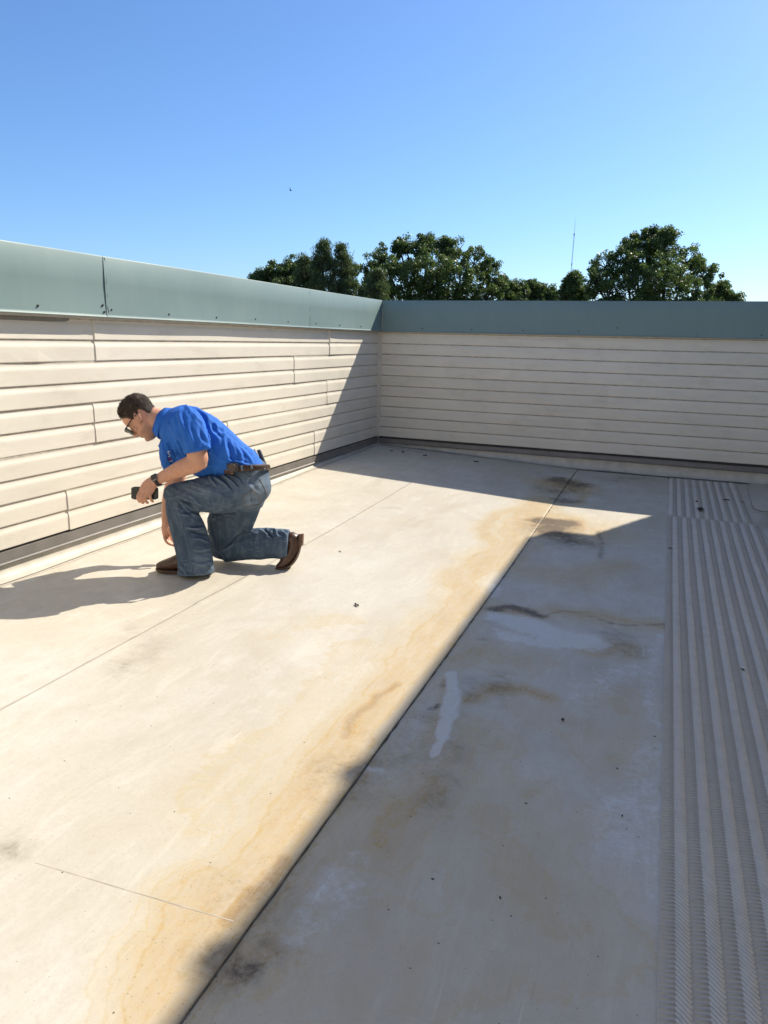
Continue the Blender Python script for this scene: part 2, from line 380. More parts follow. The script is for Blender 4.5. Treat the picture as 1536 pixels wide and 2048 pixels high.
def sheet(x0, x1, y0, y1, lift, fine=.014):
    xs = np.linspace(x0, x1, max(2, int(round((x1-x0)/fine))+1))
    ys = [y0]
    while ys[-1] < y1:
        yy = ys[-1]; ys.append(min(y1, yy + (.12 if yy < .6 else fine if yy < 3.2 else fine*1.5)))
    ys = np.array(ys); X, Y = np.meshgrid(xs, ys); x = X.ravel(); y = Y.ravel()
    z = zf(x, y) + wav(x, y) + ridge_at(x, y) + lift
    nx, ny = len(xs), len(ys); i = np.arange(nx*ny).reshape(ny, nx)
    Q = np.stack([i[:-1, :-1], i[:-1, 1:], i[1:, 1:], i[1:, :-1]], -1).reshape(-1, 4)
    V = np.stack([x, y, z], 1)
    # turned-down rim so that the sheet has a real edge
    rim = np.concatenate([i[0, :], i[1:, -1], i[-1, -2::-1], i[-2:0:-1, 0]]); n0 = len(V)
    RV = V[rim].copy(); RV[:, 2] -= .0035; V = np.concatenate([V, RV]); k = np.arange(len(rim)); k2 = (k+1) % len(rim)
    Q = np.concatenate([Q, np.stack([rim[k2], rim[k], n0+k, n0+k2], -1)])
    me = mesh_quads('membrane_sheet', V, Q, True)
    a = me.attributes.new('stain', 'FLOAT_COLOR', 'POINT'); a.data.foreach_set('color', stain_at(V[:, 0], V[:, 1]).ravel())
    return obj('membrane_sheet', me, M_MEM, roof)
XW, YW = XL-.012, YR+.012
sheet(XW+.05, F1+.06, YN, YW-.03, .0022)
ycross = 1.53
sheet(F1, F0, YN, YW-.03, .0042)
sheet(F0-.05, BX+.02, YN, YW-.03, 0.0, .017)
def strip(name, pts, wmin, wmax, lift, mat, parent, jit=.002, step=.05):
    """a thin irregular bead lying on the membrane along a polyline of floor points"""
    P = [np.array(p, float) for p in pts]; L = []
    for a, b in zip(P[:-1], P[1:]):
        n = max(2, int(np.linalg.norm(b-a)/step)); L += [a+(b-a)*k/n for k in range(n)]
    L.append(P[-1]); V = []; F = []
    for k, p in enumerate(L):
        t = L[min(k+1, len(L)-1)]-L[max(k-1, 0)]; t /= np.linalg.norm(t)+1e-9; nrm = np.array([-t[1], t[0]])
        wd = wmin+(wmax-wmin)*random.random()**2; c = p+nrm*random.uniform(-jit, jit)
        for s in (-.5, .5):
            q = c+nrm*wd*s; z = float(zf(*q)+wav(q[0], q[1])+ridge_at(np.array([q[0]]), np.array([q[1]]))[0])+lift
            V += [(q[0], q[1], z), (q[0], q[1], z-.004)]
    for k in range(len(L)-1):
        a = 4*k; b = a+4
        F += [(a, a+2, b+2, b), (a+1, a, b, b+1), (a+2, a+3, b+3, b+2)]
    return obj(name, mesh_np(name, V, F), mat, parent)
strip('seam_bead', [(F0+.004, YN+.1), (F0+.004, 8.36)], .002, .010, .0030, M_SEAM, roof, .0015)
strip('seam_bead', [(F1-.002, YN+.1), (F1-.002, 8.36)], .002, .005, .0030, M_DIRT, roof)
cs = FP((72, 1727), (230, 1775), (400, 1826), (468, 1846)); strip('lap_seam', cs, .003, .005, .0047, M_LAPD, roof, .0004)
cl = [tuple(p) for p in FP((0, 1177), (208, 1100), (700, 905))]
strip('cove_edge', [(-3.325, YN+.2), (-3.328, 2.6), (-3.333, 3.45), (-3.335, 8.28)], .003, .008, .0040, M_DIRT, roof)
strip('cove_edge', [(-3.32, 8.335), (-1.5, 8.33), (BX-.1, 8.335)], .003, .010, .0050, M_SEAM, roof)
# a lap patch near the far wall and its outline
def patch(pts, lift, name='membrane_patch', th=.004):
    V = [(p[0], p[1], float(zf(*p))+wav(p[0], p[1])+lift) for p in pts]; n = len(V)
    V += [(a, b, c-th) for a, b, c in V]
    me = mesh_np(name, V, [tuple(range(n))]+[(i, i+n, (i+1) % n+n, (i+1) % n) for i in range(n)])
    a = me.attributes.new('stain', 'FLOAT_COLOR', 'POINT'); a.data.foreach_set('color', np.zeros(len(V)*4, 'f'))
    return obj(name, me, M_MEM, roof)
pp = FP((1497, 968), (1498, 990), (1503, 1010), (1509, 1019), (1522, 1023), (1545, 1026), (1545, 968))
patch(pp[::-1], .007); strip('seam_bead', pp[:6], .002, .006, .0080, M_DIRT, roof)

# ------------------------------------------------------------------ parapet walls
def profile(nc):
    """double clapboard: (outward, height above panel bottom)"""
    P = [(.003, .004)]
    for c in range(nc):
        z = c*H
        P += [(.003, z+.0005) if c == 0 else (.0035, z-.0005), (.0105, z), (.0115, z+.004), (.0112, z+.58*H), (.0108, z+.65*H), (.0085, z+.73*H), (.0050, z+.80*H), (.0035, z+.86*H), (.0033, z+.905*H)]
    P.append((.003, nc*H+.016)); return P
def siding_panel(parent, mat, wall, s0, s1, zb, nc=2, proud=0.0, sag=None, amp=.0014, warp=None, lap_shade=None):
    P = profile(nc); n = max(2, int((s1-s0)/.12)); V = []; F = []
    ph = random.uniform(0, 6.28); k1 = random.uniform(.9, 1.6)
    for j in range(n+1):
        s = s0+(s1-s0)*j/n
        wv_ = amp*math.sin(s*k1*2.1+ph)+amp*.6*math.sin(s*5.3+ph*2)
        dz = .0016*math.sin(s*.9+ph)
        for (o, z) in P:
            oo = o*(.80 if wall == 'L' else 1.0)+proud+(wv_ if z > .01 else wv_*.6)
            if warp: oo += warp(s, z)
            zz = zb+z+dz
            V.append((XB+oo, s, zz) if wall == 'L' else (s, YB-oo, zz))
    m_ = len(P)
    for j in range(n):
        for k in range(m_-1):
            q = (j*m_+k, j*m_+k+1, (j+1)*m_+k+1, (j+1)*m_+k); F.append(q if wall == 'R' else q[::-1])
    # end edges with a little thickness turned to the wall
    for j, sg in ((0, 1), (n, -1)):
        b0 = len(V)
        for k in range(m_):
            v = V[j*m_+k]; V.append((XB-.002, v[1], v[2]) if wall == 'L' else (v[0], YB+.002, v[2]))
        for k in range(m_-1): F.append((j*m_+k, j*m_+k+1, b0+k+1, b0+k))
    me = mesh_np('siding_panel', V, F); me.materials.append(mat); me.materials.append(lap_shade or M_LAPSHADE)
    gs = set(k for k in range(m_-1) if abs(P[k][0]-.0033) < 1e-6 or abs(P[k+1][0]-.0035) < 1e-6 and k > 3 and P[k][0] < .004)  # segments just below a lip take the painted lap shadow
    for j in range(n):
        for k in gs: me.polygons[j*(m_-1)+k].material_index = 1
    return obj('siding_panel', me, None, parent)
XB, YB = XL-.012, YR+.012                        # plane behind the siding
TH = .33
lwall = thing('parapet_wall', 'long sunlit parapet wall with beige lap siding under a sage green metal coping, beside the kneeling person', 'wall', (XL-.17, 2.0, 0.0))
rwall = thing('parapet_wall', 'shaded parapet wall across the end of the roof, beige lap siding under dark green coping', 'wall', (-1.0, YR+.17, 0.0))
MB().box((XB-TH, YN, ZD), (XB-.003, YB+TH, ZCT-.03)).build('wall_core', M_CORE, lwall)
MB().box((XB-.001, YB+.003, ZD), (BX, YB+TH, ZCT-.031)).build('wall_core', M_CORE, rwall)
joints = {0: [3.59, 7.00], 1: [-.6, 2.35, 6.21], 2: [.2, 3.54, 6.94], 3: [1.5, 5.04], 4: [-.3, 3.26, 6.64]}
def warp_top(s, z):                              # the buckled panel under the coping
    return -.0090*sstep(.10, .24, z)*(1-sstep(3.3, 3.62, s)) + .007*math.exp(-((s-3.1)/.12)**2-((z-.02)/.05)**2)
for k in range(5):
    zb = ZBT+H*(8-2*k)
    ed = [YN]+joints[k]+[YR-.012]
    for i in range(len(ed)-1):
        a = ed[i]; b_ = ed[i+1]
        wp = warp_top if (k == 0 and i == 0) else None
        fl_ = .004
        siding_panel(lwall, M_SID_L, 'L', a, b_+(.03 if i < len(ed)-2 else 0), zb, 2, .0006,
                     warp=wp or (lambda s, z, a=a, b_=b_: .0042*max(0, (b_-s)/(b_-a))+.0025*math.exp(-((s-a)/.06)**2)), lap_shade=M_LAPSHADE_L)
    jr = {0: [.35], 1: [-2.0], 2: [-.6], 3: [.9], 4: [-1.4]}[k]
    ed = [XL+.012]+jr+[BX-.01]
    for i in range(len(ed)-1):
        siding_panel(rwall, M_SID_R, 'R', ed[i], ed[i+1]+(.02 if i < len(ed)-2 else 0), zb, 2, .0012 if i % 2 else .0004, amp=.0010)
# starter strip, flashing and membrane upstand: profiles swept along the walls
def sweep(prof, wall, s0, s1, name, mat, parent, step=.25, wob=0.0, zadd=None, smooth=False):
    n = max(1, int((s1-s0)/step)); V = []; F = []; m_ = len(prof)
    for j in range(n+1):
        s = s0+(s1-s0)*j/n; e = wob*(vnoise(s*1.7+3, 2.2)-.5)
        for (o, z) in prof:
            zz = z+e+(zadd(s, z) if zadd else 0)
            V.append((XB+o, s, zz) if wall == 'L' else (s, YB-o, zz))
    for j in range(n):
        for k in range(m_-1):
            q = (j*m_+k, j*m_+k+1, (j+1)*m_+k+1, (j+1)*m_+k); F.append(q if wall == 'R' else q[::-1])
    return obj(name, mesh_np(name, V, F, smooth), mat, parent)
flash = [(.001, ZBB+.012), (.030, ZBB), (.031, ZBB+.008), (.023, ZBB+.014), (.015, ZBB+.052), (.0145, ZBB+.057), (.003, ZBB+.059)]
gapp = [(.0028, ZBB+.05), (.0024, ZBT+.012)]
M_RECSHADE = plain('painted_recess_shade', (.055, .05, .045), .8)  # dark colour stands in for the recess shade above the flashing
sweep(gapp, 'L', YN, YR-.03, 'recess_shade_strip', M_RECSHADE, lwall); sweep(gapp, 'R', XL+.02, BX-.01, 'recess_shade_strip', M_RECSHADE, rwall)
for a, b_ in ((YN, 2.05), (2.05, 5.1), (5.1, YR-.03)): sweep([(o_, z_ if k_ < 4 else z_+.014) for k_, (o_, z_) in enumerate(flash)], 'L', a, b_+.004, 'base_flashing', M_FLASH, lwall, wob=.004)
for a, b_ in ((XL+.02, -1.12), (-1.12, BX-.01)): sweep(flash, 'R', a, b_+.004, 'base_flashing', M_FLASH, rwall, wob=.004)
def upstand(wall, s0, s1, parent):
    V = []; F = []; n = int((s1-s0)/.06); P = [(.010, None), (.012, .90), (.016, .55), (.026, .25), (.046, .07), (.075, .0)]
    for j in range(n+1):
        s = s0+(s1-s0)*j/n; wob = (vnoise(s*2.1+(40 if wall == 'R' else 0), 9.7)-.5)
        for o, t in P:
            o2 = o*(1+.35*wob) if t is not None and t < .9 else o
            x, y = (XB+o2, s) if wall == 'L' else (s, YB-o2)
            zfl = float(zf(x, y)+wav(x, y))+.0075
            z = ZBB+.03 if t is None else zfl+(ZBB-zfl)*t
            V.append((x, y, z))
    m_ = len(P)
    for j in range(n):
        for k in range(m_-1):
            q = (j*m_+k, j*m_+k+1, (j+1)*m_+k+1, (j+1)*m_+k); F.append(q[::-1] if wall == 'R' else q)
    obj('membrane_upstand', mesh_np('membrane_upstand', V, F, True), M_UP, parent)
upstand('L', YN, YR-.005, lwall); upstand('R', XL-.005, BX-.005, rwall)
# round T-joint patch on the far upstand
def tpatch():
    V = []; F = []; c = 24; xc, wd = .215, .10
    V.append((xc, YB-.0175, .14))
    for k in range(c+1):
        a = math.pi*k/c; V.append((xc+wd*math.cos(a), YB-.0165-.006*(1-math.sin(a)), .118+.058*math.sin(a)))
    for k in range(c): F.append((0, k+1, k+2))
    V += [(xc+wd, YB-.062, .082+.005), (xc-wd, YB-.062, .082+.005)]; F.append((0, c+1, c+3, c+2, 1))
    obj('joint_patch', mesh_np('joint_patch', V, F), M_UP, rwall)
tpatch()
# inside corner post and caulk
MB().box((XB+.001, YB-.042, ZBT-.004), (XB+.026, YB-.001, ZCB+.01)).build('corner_trim', M_TRIM, lwall)
MB().box((XB+.0265, YB-.027, ZBT-.003), (XB+.045, YB-.0015, ZCB+.009)).build('corner_trim', M_TRIM, rwall)
# frieze strip under the coping
MB().box((XB, YN, ZCB-.012), (XB+.024, YB-.045, ZCB+.03)).build('top_trim', M_TRIM, lwall)
MB().box((XB+.047, YB-.024, ZCB-.012), (BX-.01, YB, ZCB+.03)).build('top_trim', M_TRIM, rwall)
# metal coping in lengths, lapped at the joints, screwed along the bottom
ZL = ZCB
def coping(wall, s0, s1, parent, proud=0.0, flare=None):
    o0 = .017+XO
    prof = [(o0-.03, ZL+.006), (o0+.004, ZL-.001), (o0+.007, ZL+.003), (o0+.001, ZL+.014), (o0, ZL+.02), (o0-.001, ZL+.2), (o0, ZCT-.006), (o0-.004, ZCT), (-TH/2, ZCT+.012), (-TH-.045, ZCT+.004), (-TH-.05, ZCT-.004), (-TH-.05, ZCT-.14)]
    n = max(2, int((s1-s0)/.1)); V = []; F = []; m_ = len(prof); ph = random.uniform(0, 6)
    for j in range(n+1):
        s = s0+(s1-s0)*j/n
        for (o, z) in prof:
            tt = math.sin(math.pi*np.clip((z-ZL)/(ZCT-ZL), 0, 1))
            oo = o+proud+(tt*(.0030*math.sin(s*2.3+ph)+.0018*math.sin(s*5.1+2*ph)) if o > 0 else 0)
            if flare and o > 0: oo += flare(s, z)
            V.append((XB+oo, s, z+.0012*math.sin(s*1.7+ph)) if wall == 'L' else (s, YB-oo, z))
    for j in range(n):
        for k in range(m_-1):
            q = (j*m_+k, j*m_+k+1, (j+1)*m_+k+1, (j+1)*m_+k); F.append(q if wall == 'R' else q[::-1])
    me = mesh_np('coping_panel', V, F, True)
    for p in me.polygons: p.use_smooth = True
    o = obj('coping_panel', me, M_COP, parent)
    sol = o.modifiers.new('th', 'SOLIDIFY'); sol.thickness = .0012; sol.offset = -1
    es = o.modifiers.new('es', 'EDGE_SPLIT'); es.split_angle = math.radians(35)
    return o
seamsL = [YN, -2.0, .87, 3.66, 6.43, YB-XO-.021]
lastp = []
for i in range(5):
    a, b_ = seamsL[i], seamsL[i+1]
    fl_ = None
    lastp.append((a, b_, coping('L', a-.0, b_+(.012 if i < 4 else 0), lwall, .0018 if i % 2 else 0.0, fl_)))
M_GAP = plain('joint_gap', (.02, .024, .024), .9)
for a, b_, o_ in lastp[:-1]:
    pts = []
    for q in range(15):
        z_ = ZL+.008+(ZCT-ZL-.016)*q/14; pts.append((XB+.0178+XO, b_+.0135+.006*(vnoise(q*.7, b_)-.5)+.004*math.sin(q*2.1), z_))
    MB().tube(pts, [.0012+.0028*random.random()**2 for q in pts], 5).build('joint_gap', M_GAP, o_)
seamsR = [XB+XO+.019, -.55, BX-.005]
lastr = []
for i in range(2):
    lastr.append((seamsR[i], seamsR[i+1], coping('R', seamsR[i], seamsR[i+1]+(.01 if i < 1 else 0), rwall, .001*i)))
def screw_mesh():
    b = MB(); n = 8
    def ring(r, o): return [(o, r*math.cos(2*math.pi*k/n), r*math.sin(2*math.pi*k/n)) for k in range(n)]
    V = ring(.0075, 0)+ring(.0075, .002)+ring(.005, .0025)+ring(.0045, .006)
    F = [(r*n+k, r*n+(k+1) % n, (r+1)*n+(k+1) % n, (r+1)*n+k) for r in range(3) for k in range(n)]+[tuple(3*n+k for k in range(n))]
    return mesh_np('screw', V, F)
SCW = screw_mesh(); SCW.materials.append(M_SCREW)
def screw(wall, s, z, parent_list, parent0):
    host = next((o for a, b, o in parent_list if a <= s <= b), parent_list[-1][2])
    o = bpy.data.objects.new('screw', SCW); COL.objects.link(o); o.parent = host
    loc = Vector((XB+.0175+XO, s, z)) if wall == 'L' else Vector((s, YB-.0175-XO, z))
    o.location = loc; o.matrix_parent_inverse = Matrix.Identity(4)
    host_m = Matrix.Translation(host.parent.location) @ host.matrix_parent_inverse
    if wall == 'R': o.rotation_euler = (0, 0, -math.pi/2)
s = 3.129-.575*8
while s < 8.2:
    if s > 3.1 or s < 3.0: screw('L', s+random.uniform(-.01, .01), 1.640+random.uniform(-.004, .004), lastp, lwall)
    s += .575
screw('L', 3.64, 1.628, lastp, lwall); screw('L', 3.63, 1.668, lastp, lwall)
for s_, z_ in ((-2.84, 1.638), (-2.22, 1.637), (-1.605, 1.637), (-.984, 1.638), (-.571, 1.68), (.251, 1.624), (.86, 1.63)): screw('R', s_, z_, lastr, rwall)
MB().tube([(XB+XO+.021, YB-XO-.022, ZCB+.012), (XB+XO+.0225, YB-XO-.024, ZCB+.13), (XB+XO+.020, YB-XO-.021, ZCB+.285)], [.007, .0065, .003], 6).build('caulk_strip', M_CAULK, rwall)

# ------------------------------------------------------------------ taller block on the right (out of frame; it throws the big shadow)
blk = thing('tall_building', 'taller beige sided block rising along the right of the roof, beside the walkway pads', 'building', (BX+2.0, 1.0, 0.0))
MB().box((BX+.02, YN, GZ+.02), (BX+6.0, BY, BZ-.30)).build('wall', M_TRIM, blk)
XB_s = XB
def block_siding():
    nc = int((BZ-.35-.12)/(2*H)); P = profile(2)
    for k in range(nc):
        zb = .14+2*H*k; V = []; F = []; m_ = len(P); ss = np.linspace(YN, BY, 40)
        for s in ss:
            for o, z in P: V.append((BX+.018-o, s, zb+z))
        for j in range(len(ss)-1):
            for q in range(m_-1): F.append((j*m_+q, j*m_+q+1, (j+1)*m_+q+1, (j+1)*m_+q))
        obj('siding_panel', mesh_np('siding_panel', V, F), M_SID_L, blk)
block_siding()
MB().box((BX-.29, YN, BZ-.30), (BX+6.02, BY+.003, BZ)).build('coping', M_COP, blk)
for yy in (5.58, 6.41): MB().box((BX-.31, yy-.035, BZ-.305), (BX+.15, yy+.035, BZ+.028)).build('coping_joint_cover', M_COP, blk)

# unseen sided wing added behind the camera to bounce sunlight into the shade
Y_BOUNCE = -3.2
MB().box((XL-.36, Y_BOUNCE-4.0, GZ+.02), (BX, Y_BOUNCE-.02, BZ+.6)).build('wall', M_TRIM, blk)
for k in range(15):
    zb = .14+2*H*k; P = profile(2); V = []; F = []; m_ = len(P); ss = np.linspace(XB+.07, BX-.02, 20)
    for s_ in ss:
        for o, z in P: V.append((s_, Y_BOUNCE-.018+o, zb+z))
    for j in range(len(ss)-1):
        for q in range(m_-1): F.append((j*m_+q, (j+1)*m_+q, (j+1)*m_+q+1, j*m_+q+1)[::-1])
    obj('siding_panel', mesh_np('siding_panel', V, F), M_SID_R, blk)

# ------------------------------------------------------------------ walkway pads with herringbone ribs
def pad(label, x0, x1, y0, y1, shift):
    root = thing('walkway_pad', label, 'walkway pad', ((x0+x1)/2, (y0+y1)/2, 0.0))
    nx, ny = 10, max(4, int((y1-y0)/.12)); V = []; F = []
    for j in range(ny+1):
        for i in range(nx+1):
            x = x0+(x1-x0)*i/nx; y = y0+(y1-y0)*j/ny; V.append((x, y, float(zf(x, y)+wav(x, y))+.0065))
    for j in range(ny):
        for i in range(nx):
            a = j*(nx+1)+i; F.append((a, a+1, a+nx+2, a+nx+1))
    rim = [i for i in range(nx+1)]+[j*(nx+1)+nx for j in range(1, ny+1)]+[ny*(nx+1)+i for i in range(nx-1, -1, -1)]+[j*(nx+1) for j in range(ny-1, 0, -1)]
    b0 = len(V); V += [(V[i][0], V[i][1], V[i][2]-.006) for i in rim]
    for k in range(len(rim)): k2 = (k+1) % len(rim); F.append((rim[k2], rim[k], b0+k, b0+k2))
    me = mesh_np('base_sheet', V, F)
    pts = np.array(V)
    def set_algae_shade(me, V, extra=None):
        x, y = V[:, 0], V[:, 1]; C = np.zeros((len(V), 4), 'f')
        C[:, 0] = stain_at(x, y)[:, 3]*.9
        if extra is not None: C[:, 1] = extra  # green channel carries the painted stripe shade
        a = me.attributes.new('stain', 'FLOAT_COLOR', 'POINT'); a.data.foreach_set('color', C.ravel())
    set_algae_shade(me, pts, .34); obj('base_sheet', me, M_PAD, root)
    # ribs
    SW = .0372; pitch = .0150; V = []; Q = []; RIB_SHADE = []
    ns = int((x1-x0-.004)/SW)
    hw, hh = .0046, .0026
    for sidx in range(ns):
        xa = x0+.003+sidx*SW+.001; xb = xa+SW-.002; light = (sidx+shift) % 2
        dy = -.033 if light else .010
        y = y0+.012+max(0, -dy); 
        while y+max(0, dy) < y1-.01:
            A = np.array([xa, y]); B = np.array([xb, y+dy])
            t = (B-A)/np.linalg.norm(B-A); nn = np.array([-t[1], t[0]])
            zz = float(zf((xa+xb)/2, y))+float(wav(np.array([(xa+xb)/2]), np.array([y]))[0])+.0062
            b0 = len(V); hh2 = hh*(1.25 if light else .9)
            for P_ in (A, B):
                for off, dz in ((-hw, 0), (-.0020, hh2), (.0020, hh2), (hw, 0)):
                    q = P_+nn*off; V.append((q[0], q[1], zz+dz))
            Q += [(b0, b0+4, b0+5, b0+1), (b0+1, b0+5, b0+6, b0+2), (b0+2, b0+6, b0+7, b0+3), (b0, b0+1, b0+2, b0+3), (b0+4, b0+7, b0+6, b0+5)]
            RIB_SHADE += [0.0 if light else .62]*8  # shading of the other rib slant, put into the colour
            y += pitch
    V = np.array(V); me = mesh_quads('rib_pattern', V, Q); set_algae_shade(me, V, np.array(RIB_SHADE)); o = obj('rib_pattern', me, M_PAD, root); o['kind'] = 'stuff'
pad('short ribbed grey walkway pad against the shaded end wall', .139, .82, 6.50, 8.30, 1)
pad('long ribbed grey walkway pad running along the membrane towards the short pad', .139, .87, -1.0, 6.485, 0)

# ------------------------------------------------------------------ trees beyond the parapet
def mat_leaf(name, dark, light, trans=.25):
    b = NB(name)
    at = b.n('ShaderNodeAttribute', attribute_name='tint', attribute_type='GEOMETRY')
    col = b.ramp(at.outputs['Fac'], [(0.0, dark), (1.0, light)])
    b.set(col, .42, None, None, .45)
    tr = b.n('ShaderNodeBsdfTranslucent'); b.l(b.mix(.5, col, (.11, .20, .03)), tr.inputs[0])
    mx = b.n('ShaderNodeMixShader'); mx.inputs[0].default_value = trans
    b.l(b.b.outputs[0], mx.inputs[1]); b.l(tr.outputs[0], mx.inputs[2]); b.l(mx.outputs[0], b.out.inputs[0])
    return b.mat
M_LEAF = mat_leaf('broad_leaf', (.055, .082, .024), (.19, .235, .07), .46)
M_NEED = mat_leaf('feathery_leaf', (.055, .072, .028), (.15, .165, .06), .42)
M_BARK = plain('bark', (.09, .07, .055), .9, var=.35, scale=18, bump=.6)
def leaves(centers, crad, per, size, up=.25, asp=.6, droop=0.0):
    n = len(centers)*per
    c = np.repeat(centers, per, 0); r = np.repeat(crad, per)
    d = RNG.normal(size=(n, 3)); d /= np.linalg.norm(d, axis=1)[:, None]
    p = c + d*(r*RNG.random(n)**.45)[:, None]*np.array([1, 1, .85])
    nrm = d*.6+RNG.normal(size=(n, 3))*.7+np.array([0, 0, up]); nrm /= np.linalg.norm(nrm, axis=1)[:, None]
    a = np.cross(nrm, RNG.normal(size=(n, 3))); a /= np.linalg.norm(a, axis=1)[:, None]
    if droop: a = a*.6+np.array([0, 0, -droop]); a /= np.linalg.norm(a, axis=1)[:, None]
    bb = np.cross(nrm, a); s = (size*RNG.uniform(.6, 1.3, n))[:, None]
    V = np.stack([p-a*s, p+bb*s*asp-a*s*.1, p+a*s, p-bb*s*asp-a*s*.1], 1).reshape(-1, 3)
    Q = np.arange(4*n).reshape(-1, 4)
    tint = np.clip(np.repeat(RNG.random(len(centers)), per)*.55+RNG.random(n)*.45, 0, 1)
    return V, Q, tint
def tree(name, label, D, lobes, base_px, kind='broad', group=None, dens=1.0, leaf=.055):
    """lobes: (px, py, radius px, depth offset m) of the crown's boughs; D is the tree's distance"""
    sc = D/FPX
    bp = at_depth(base_px, 600, D); base = np.array([bp[0], bp[1], GZ])
    root = thing(name, label, 'tree', tuple(base), group)
    cents = []; rads = []; L3 = []
    for (px, py, r, dd) in lobes:
        c = at_depth(px, py, D+dd); R_ = r*sc; L3.append((c, R_))
        if kind == 'broad':
            k = int(60*dens*max(.6, (R_/1.2)**2))
            d = RNG.normal(size=(k, 3)); d /= np.linalg.norm(d, axis=1)[:, None]
            q = c + d*(R_*RNG.uniform(.12, 1.0, k)**.5)[:, None]
            cents.append(q); rads.append(RNG.uniform(.18, .36, k)*np.clip(R_/1.4, .7, 1.2))
        else:                                            # spire: whorls of branches shrinking to the tip
            hgt = 2.12*R_; k = int(85*dens)
            t = RNG.random(k)**.8; ang = RNG.random(k)*6.28
            rr = (R_*.56*(1-t)**.6+.12)*RNG.uniform(.25, 1, k)
            q = np.stack([c[0]+rr*np.cos(ang), c[1]+rr*np.sin(ang), c[2]-R_+hgt*t*.92-.25*rr], 1)
            cents.append(q); rads.append(RNG.uniform(.14, .30, k))
    cents = np.concatenate(cents); rads = np.concatenate(rads)
    per = 95 if kind == 'broad' else 110
    V, Q, tint = leaves(cents, rads*1.15, per, leaf, droop=0.0 if kind == 'broad' else .7, asp=.6 if kind == 'broad' else .28)
    me = mesh_quads('crown', V, Q); a = me.attributes.new('tint', 'FLOAT', 'FACE'); a.data.foreach_set('value', tint.astype('f'))
    obj('crown', me, M_LEAF if kind == 'broad' else M_NEED, root)
    # trunk and limbs
    zt = np.mean([c[2] for c, _ in L3]); b = MB(); fork = base+np.array([.1, 0, max(1.8, (zt-GZ)*.42)])
    b.tube([base-np.array([0, 0, .2]), base*.5+fork*.5+np.array([.06, .03, 0]), fork], [.26, .2, .17], 10)
    b.build('trunk', M_BARK, root, True)
    lb = MB()
    for c, R_ in L3:
        mid = fork*.5+c*.5+np.array([RNG.normal()*.2, RNG.normal()*.2, .2]); lb.tube([fork-np.array([0, 0, .1]), mid, c, c+np.array([0, 0, R_*.5])], [.10, .07, .04, .015], 6)
        for q in range(5):
            d = RNG.normal(size=3); d[2] = abs(d[2]); d /= np.linalg.norm(d); lb.tube([c, c+d*R_*.5, c+d*R_*.85+np.array([0, 0, .1])], [.03, .02, .007], 5)
    lb.build('limbs', M_BARK, root, True)
    return root
TG = 'trees beyond the end wall'
tree('broadleaf_tree', 'largest broad rounded tree with dense dark crown, standing apart by the radio mast', 36,
     [(1325, 508, 46, 0), (1285, 512, 44, .8), (1250, 525, 40, -.5), (1212, 536, 38, .3), (1190, 566, 26, -.6), (1370, 530, 42, .4), (1405, 556, 36, -.3), (1438, 584, 24, .2), (1468, 602, 18, .3),
      (1330, 566, 52, -1.2), (1270, 578, 48, -1.0), (1215, 590, 36, -.8), (1390, 600, 40, -.8), (1320, 625, 60, 0), (1240, 632, 46, .3), (1405, 630, 46, 0), (1300, 476, 22, .3), (1330, 474, 20, -.3), (1262, 488, 20, 0)], 1318, group=TG)
tree('broadleaf_tree', 'wide domed tree with dark crown rising behind the inside corner of the parapets', 38,
     [(857, 502, 34, 0), (815, 508, 36, .6), (770, 522, 34, -.3), (742, 540, 34, .4), (905, 514, 38, .3), (948, 528, 34, -.4), (978, 545, 28, .3), (990, 575, 22, .2),
      (860, 545, 50, -1.2), (800, 560, 46, -1.0), (920, 560, 46, -.9), (750, 580, 36, -.3), (970, 600, 36, 0), (860, 605, 60, 0), (780, 615, 46, .3), (925, 615, 50, .2), (850, 485, 20, .3), (892, 492, 18, 0), (800, 494, 16, 0)], 858, group=TG)
tree('broadleaf_tree', 'low pale bushy tree showing just above the coping between the two big trees', 44,
     [(1012, 578, 24, 0), (1035, 582, 22, .3), (1022, 606, 34, 0), (1003, 566, 14, 0), (1046, 592, 16, 0)], 1020, group=TG, dens=1.2, leaf=.055)
tree('broadleaf_tree', 'small rounded tree crown beside the low pale bush, just clear of the coping', 45,
     [(1066, 582, 22, 0), (1092, 588, 20, .3), (1078, 608, 32, 0), (1048, 588, 16, .2), (1058, 572, 10, 0), (1104, 596, 12, 0)], 1078, group=TG, dens=1.2, leaf=.055)
tree('broadleaf_tree', 'small tree with a peaked crown right in front of the radio mast', 40,
     [(1147, 572, 24, 0), (1128, 588, 18, .3), (1162, 590, 20, .2), (1144, 606, 32, 0), (1150, 556, 12, 0)], 1146, group=TG, dens=1.2)
tree('broadleaf_tree', 'dark leafy tree with low rounded crown at the foot of the feathery conifers', 36,
     [(558, 545, 26, 0), (590, 540, 26, .2), (530, 560, 22, .2), (514, 556, 12, 0), (570, 580, 40, 0), (545, 600, 36, .3), (612, 560, 28, .5)], 562, group=TG)
for lab, px, lob, DD in (
        ('tall feathery conifer with a pointed top, the tallest of the spired trees', 646, [(646, 545, 62, 0)], 33),
        ('feathery conifer with a blunt double top next to the tallest spire', 686, [(683, 550, 60, 0), (697, 565, 44, .3)], 33),
        ('shorter feathery conifer merging into the dark low tree', 610, [(606, 565, 52, 0), (625, 570, 48, .2)], 34),
        ('slim young conifer standing in front of the wide domed tree', 754, [(754, 580, 40, 0)], 28),
        ('very small conifer tip beside the slim young conifer', 730, [(730, 598, 22, 0)], 29)):
    tree('conifer_tree', lab, DD, lob, px, 'spire', TG, 1.5 if len(lob) == 1 and DD > 30 else 1.0, .062)

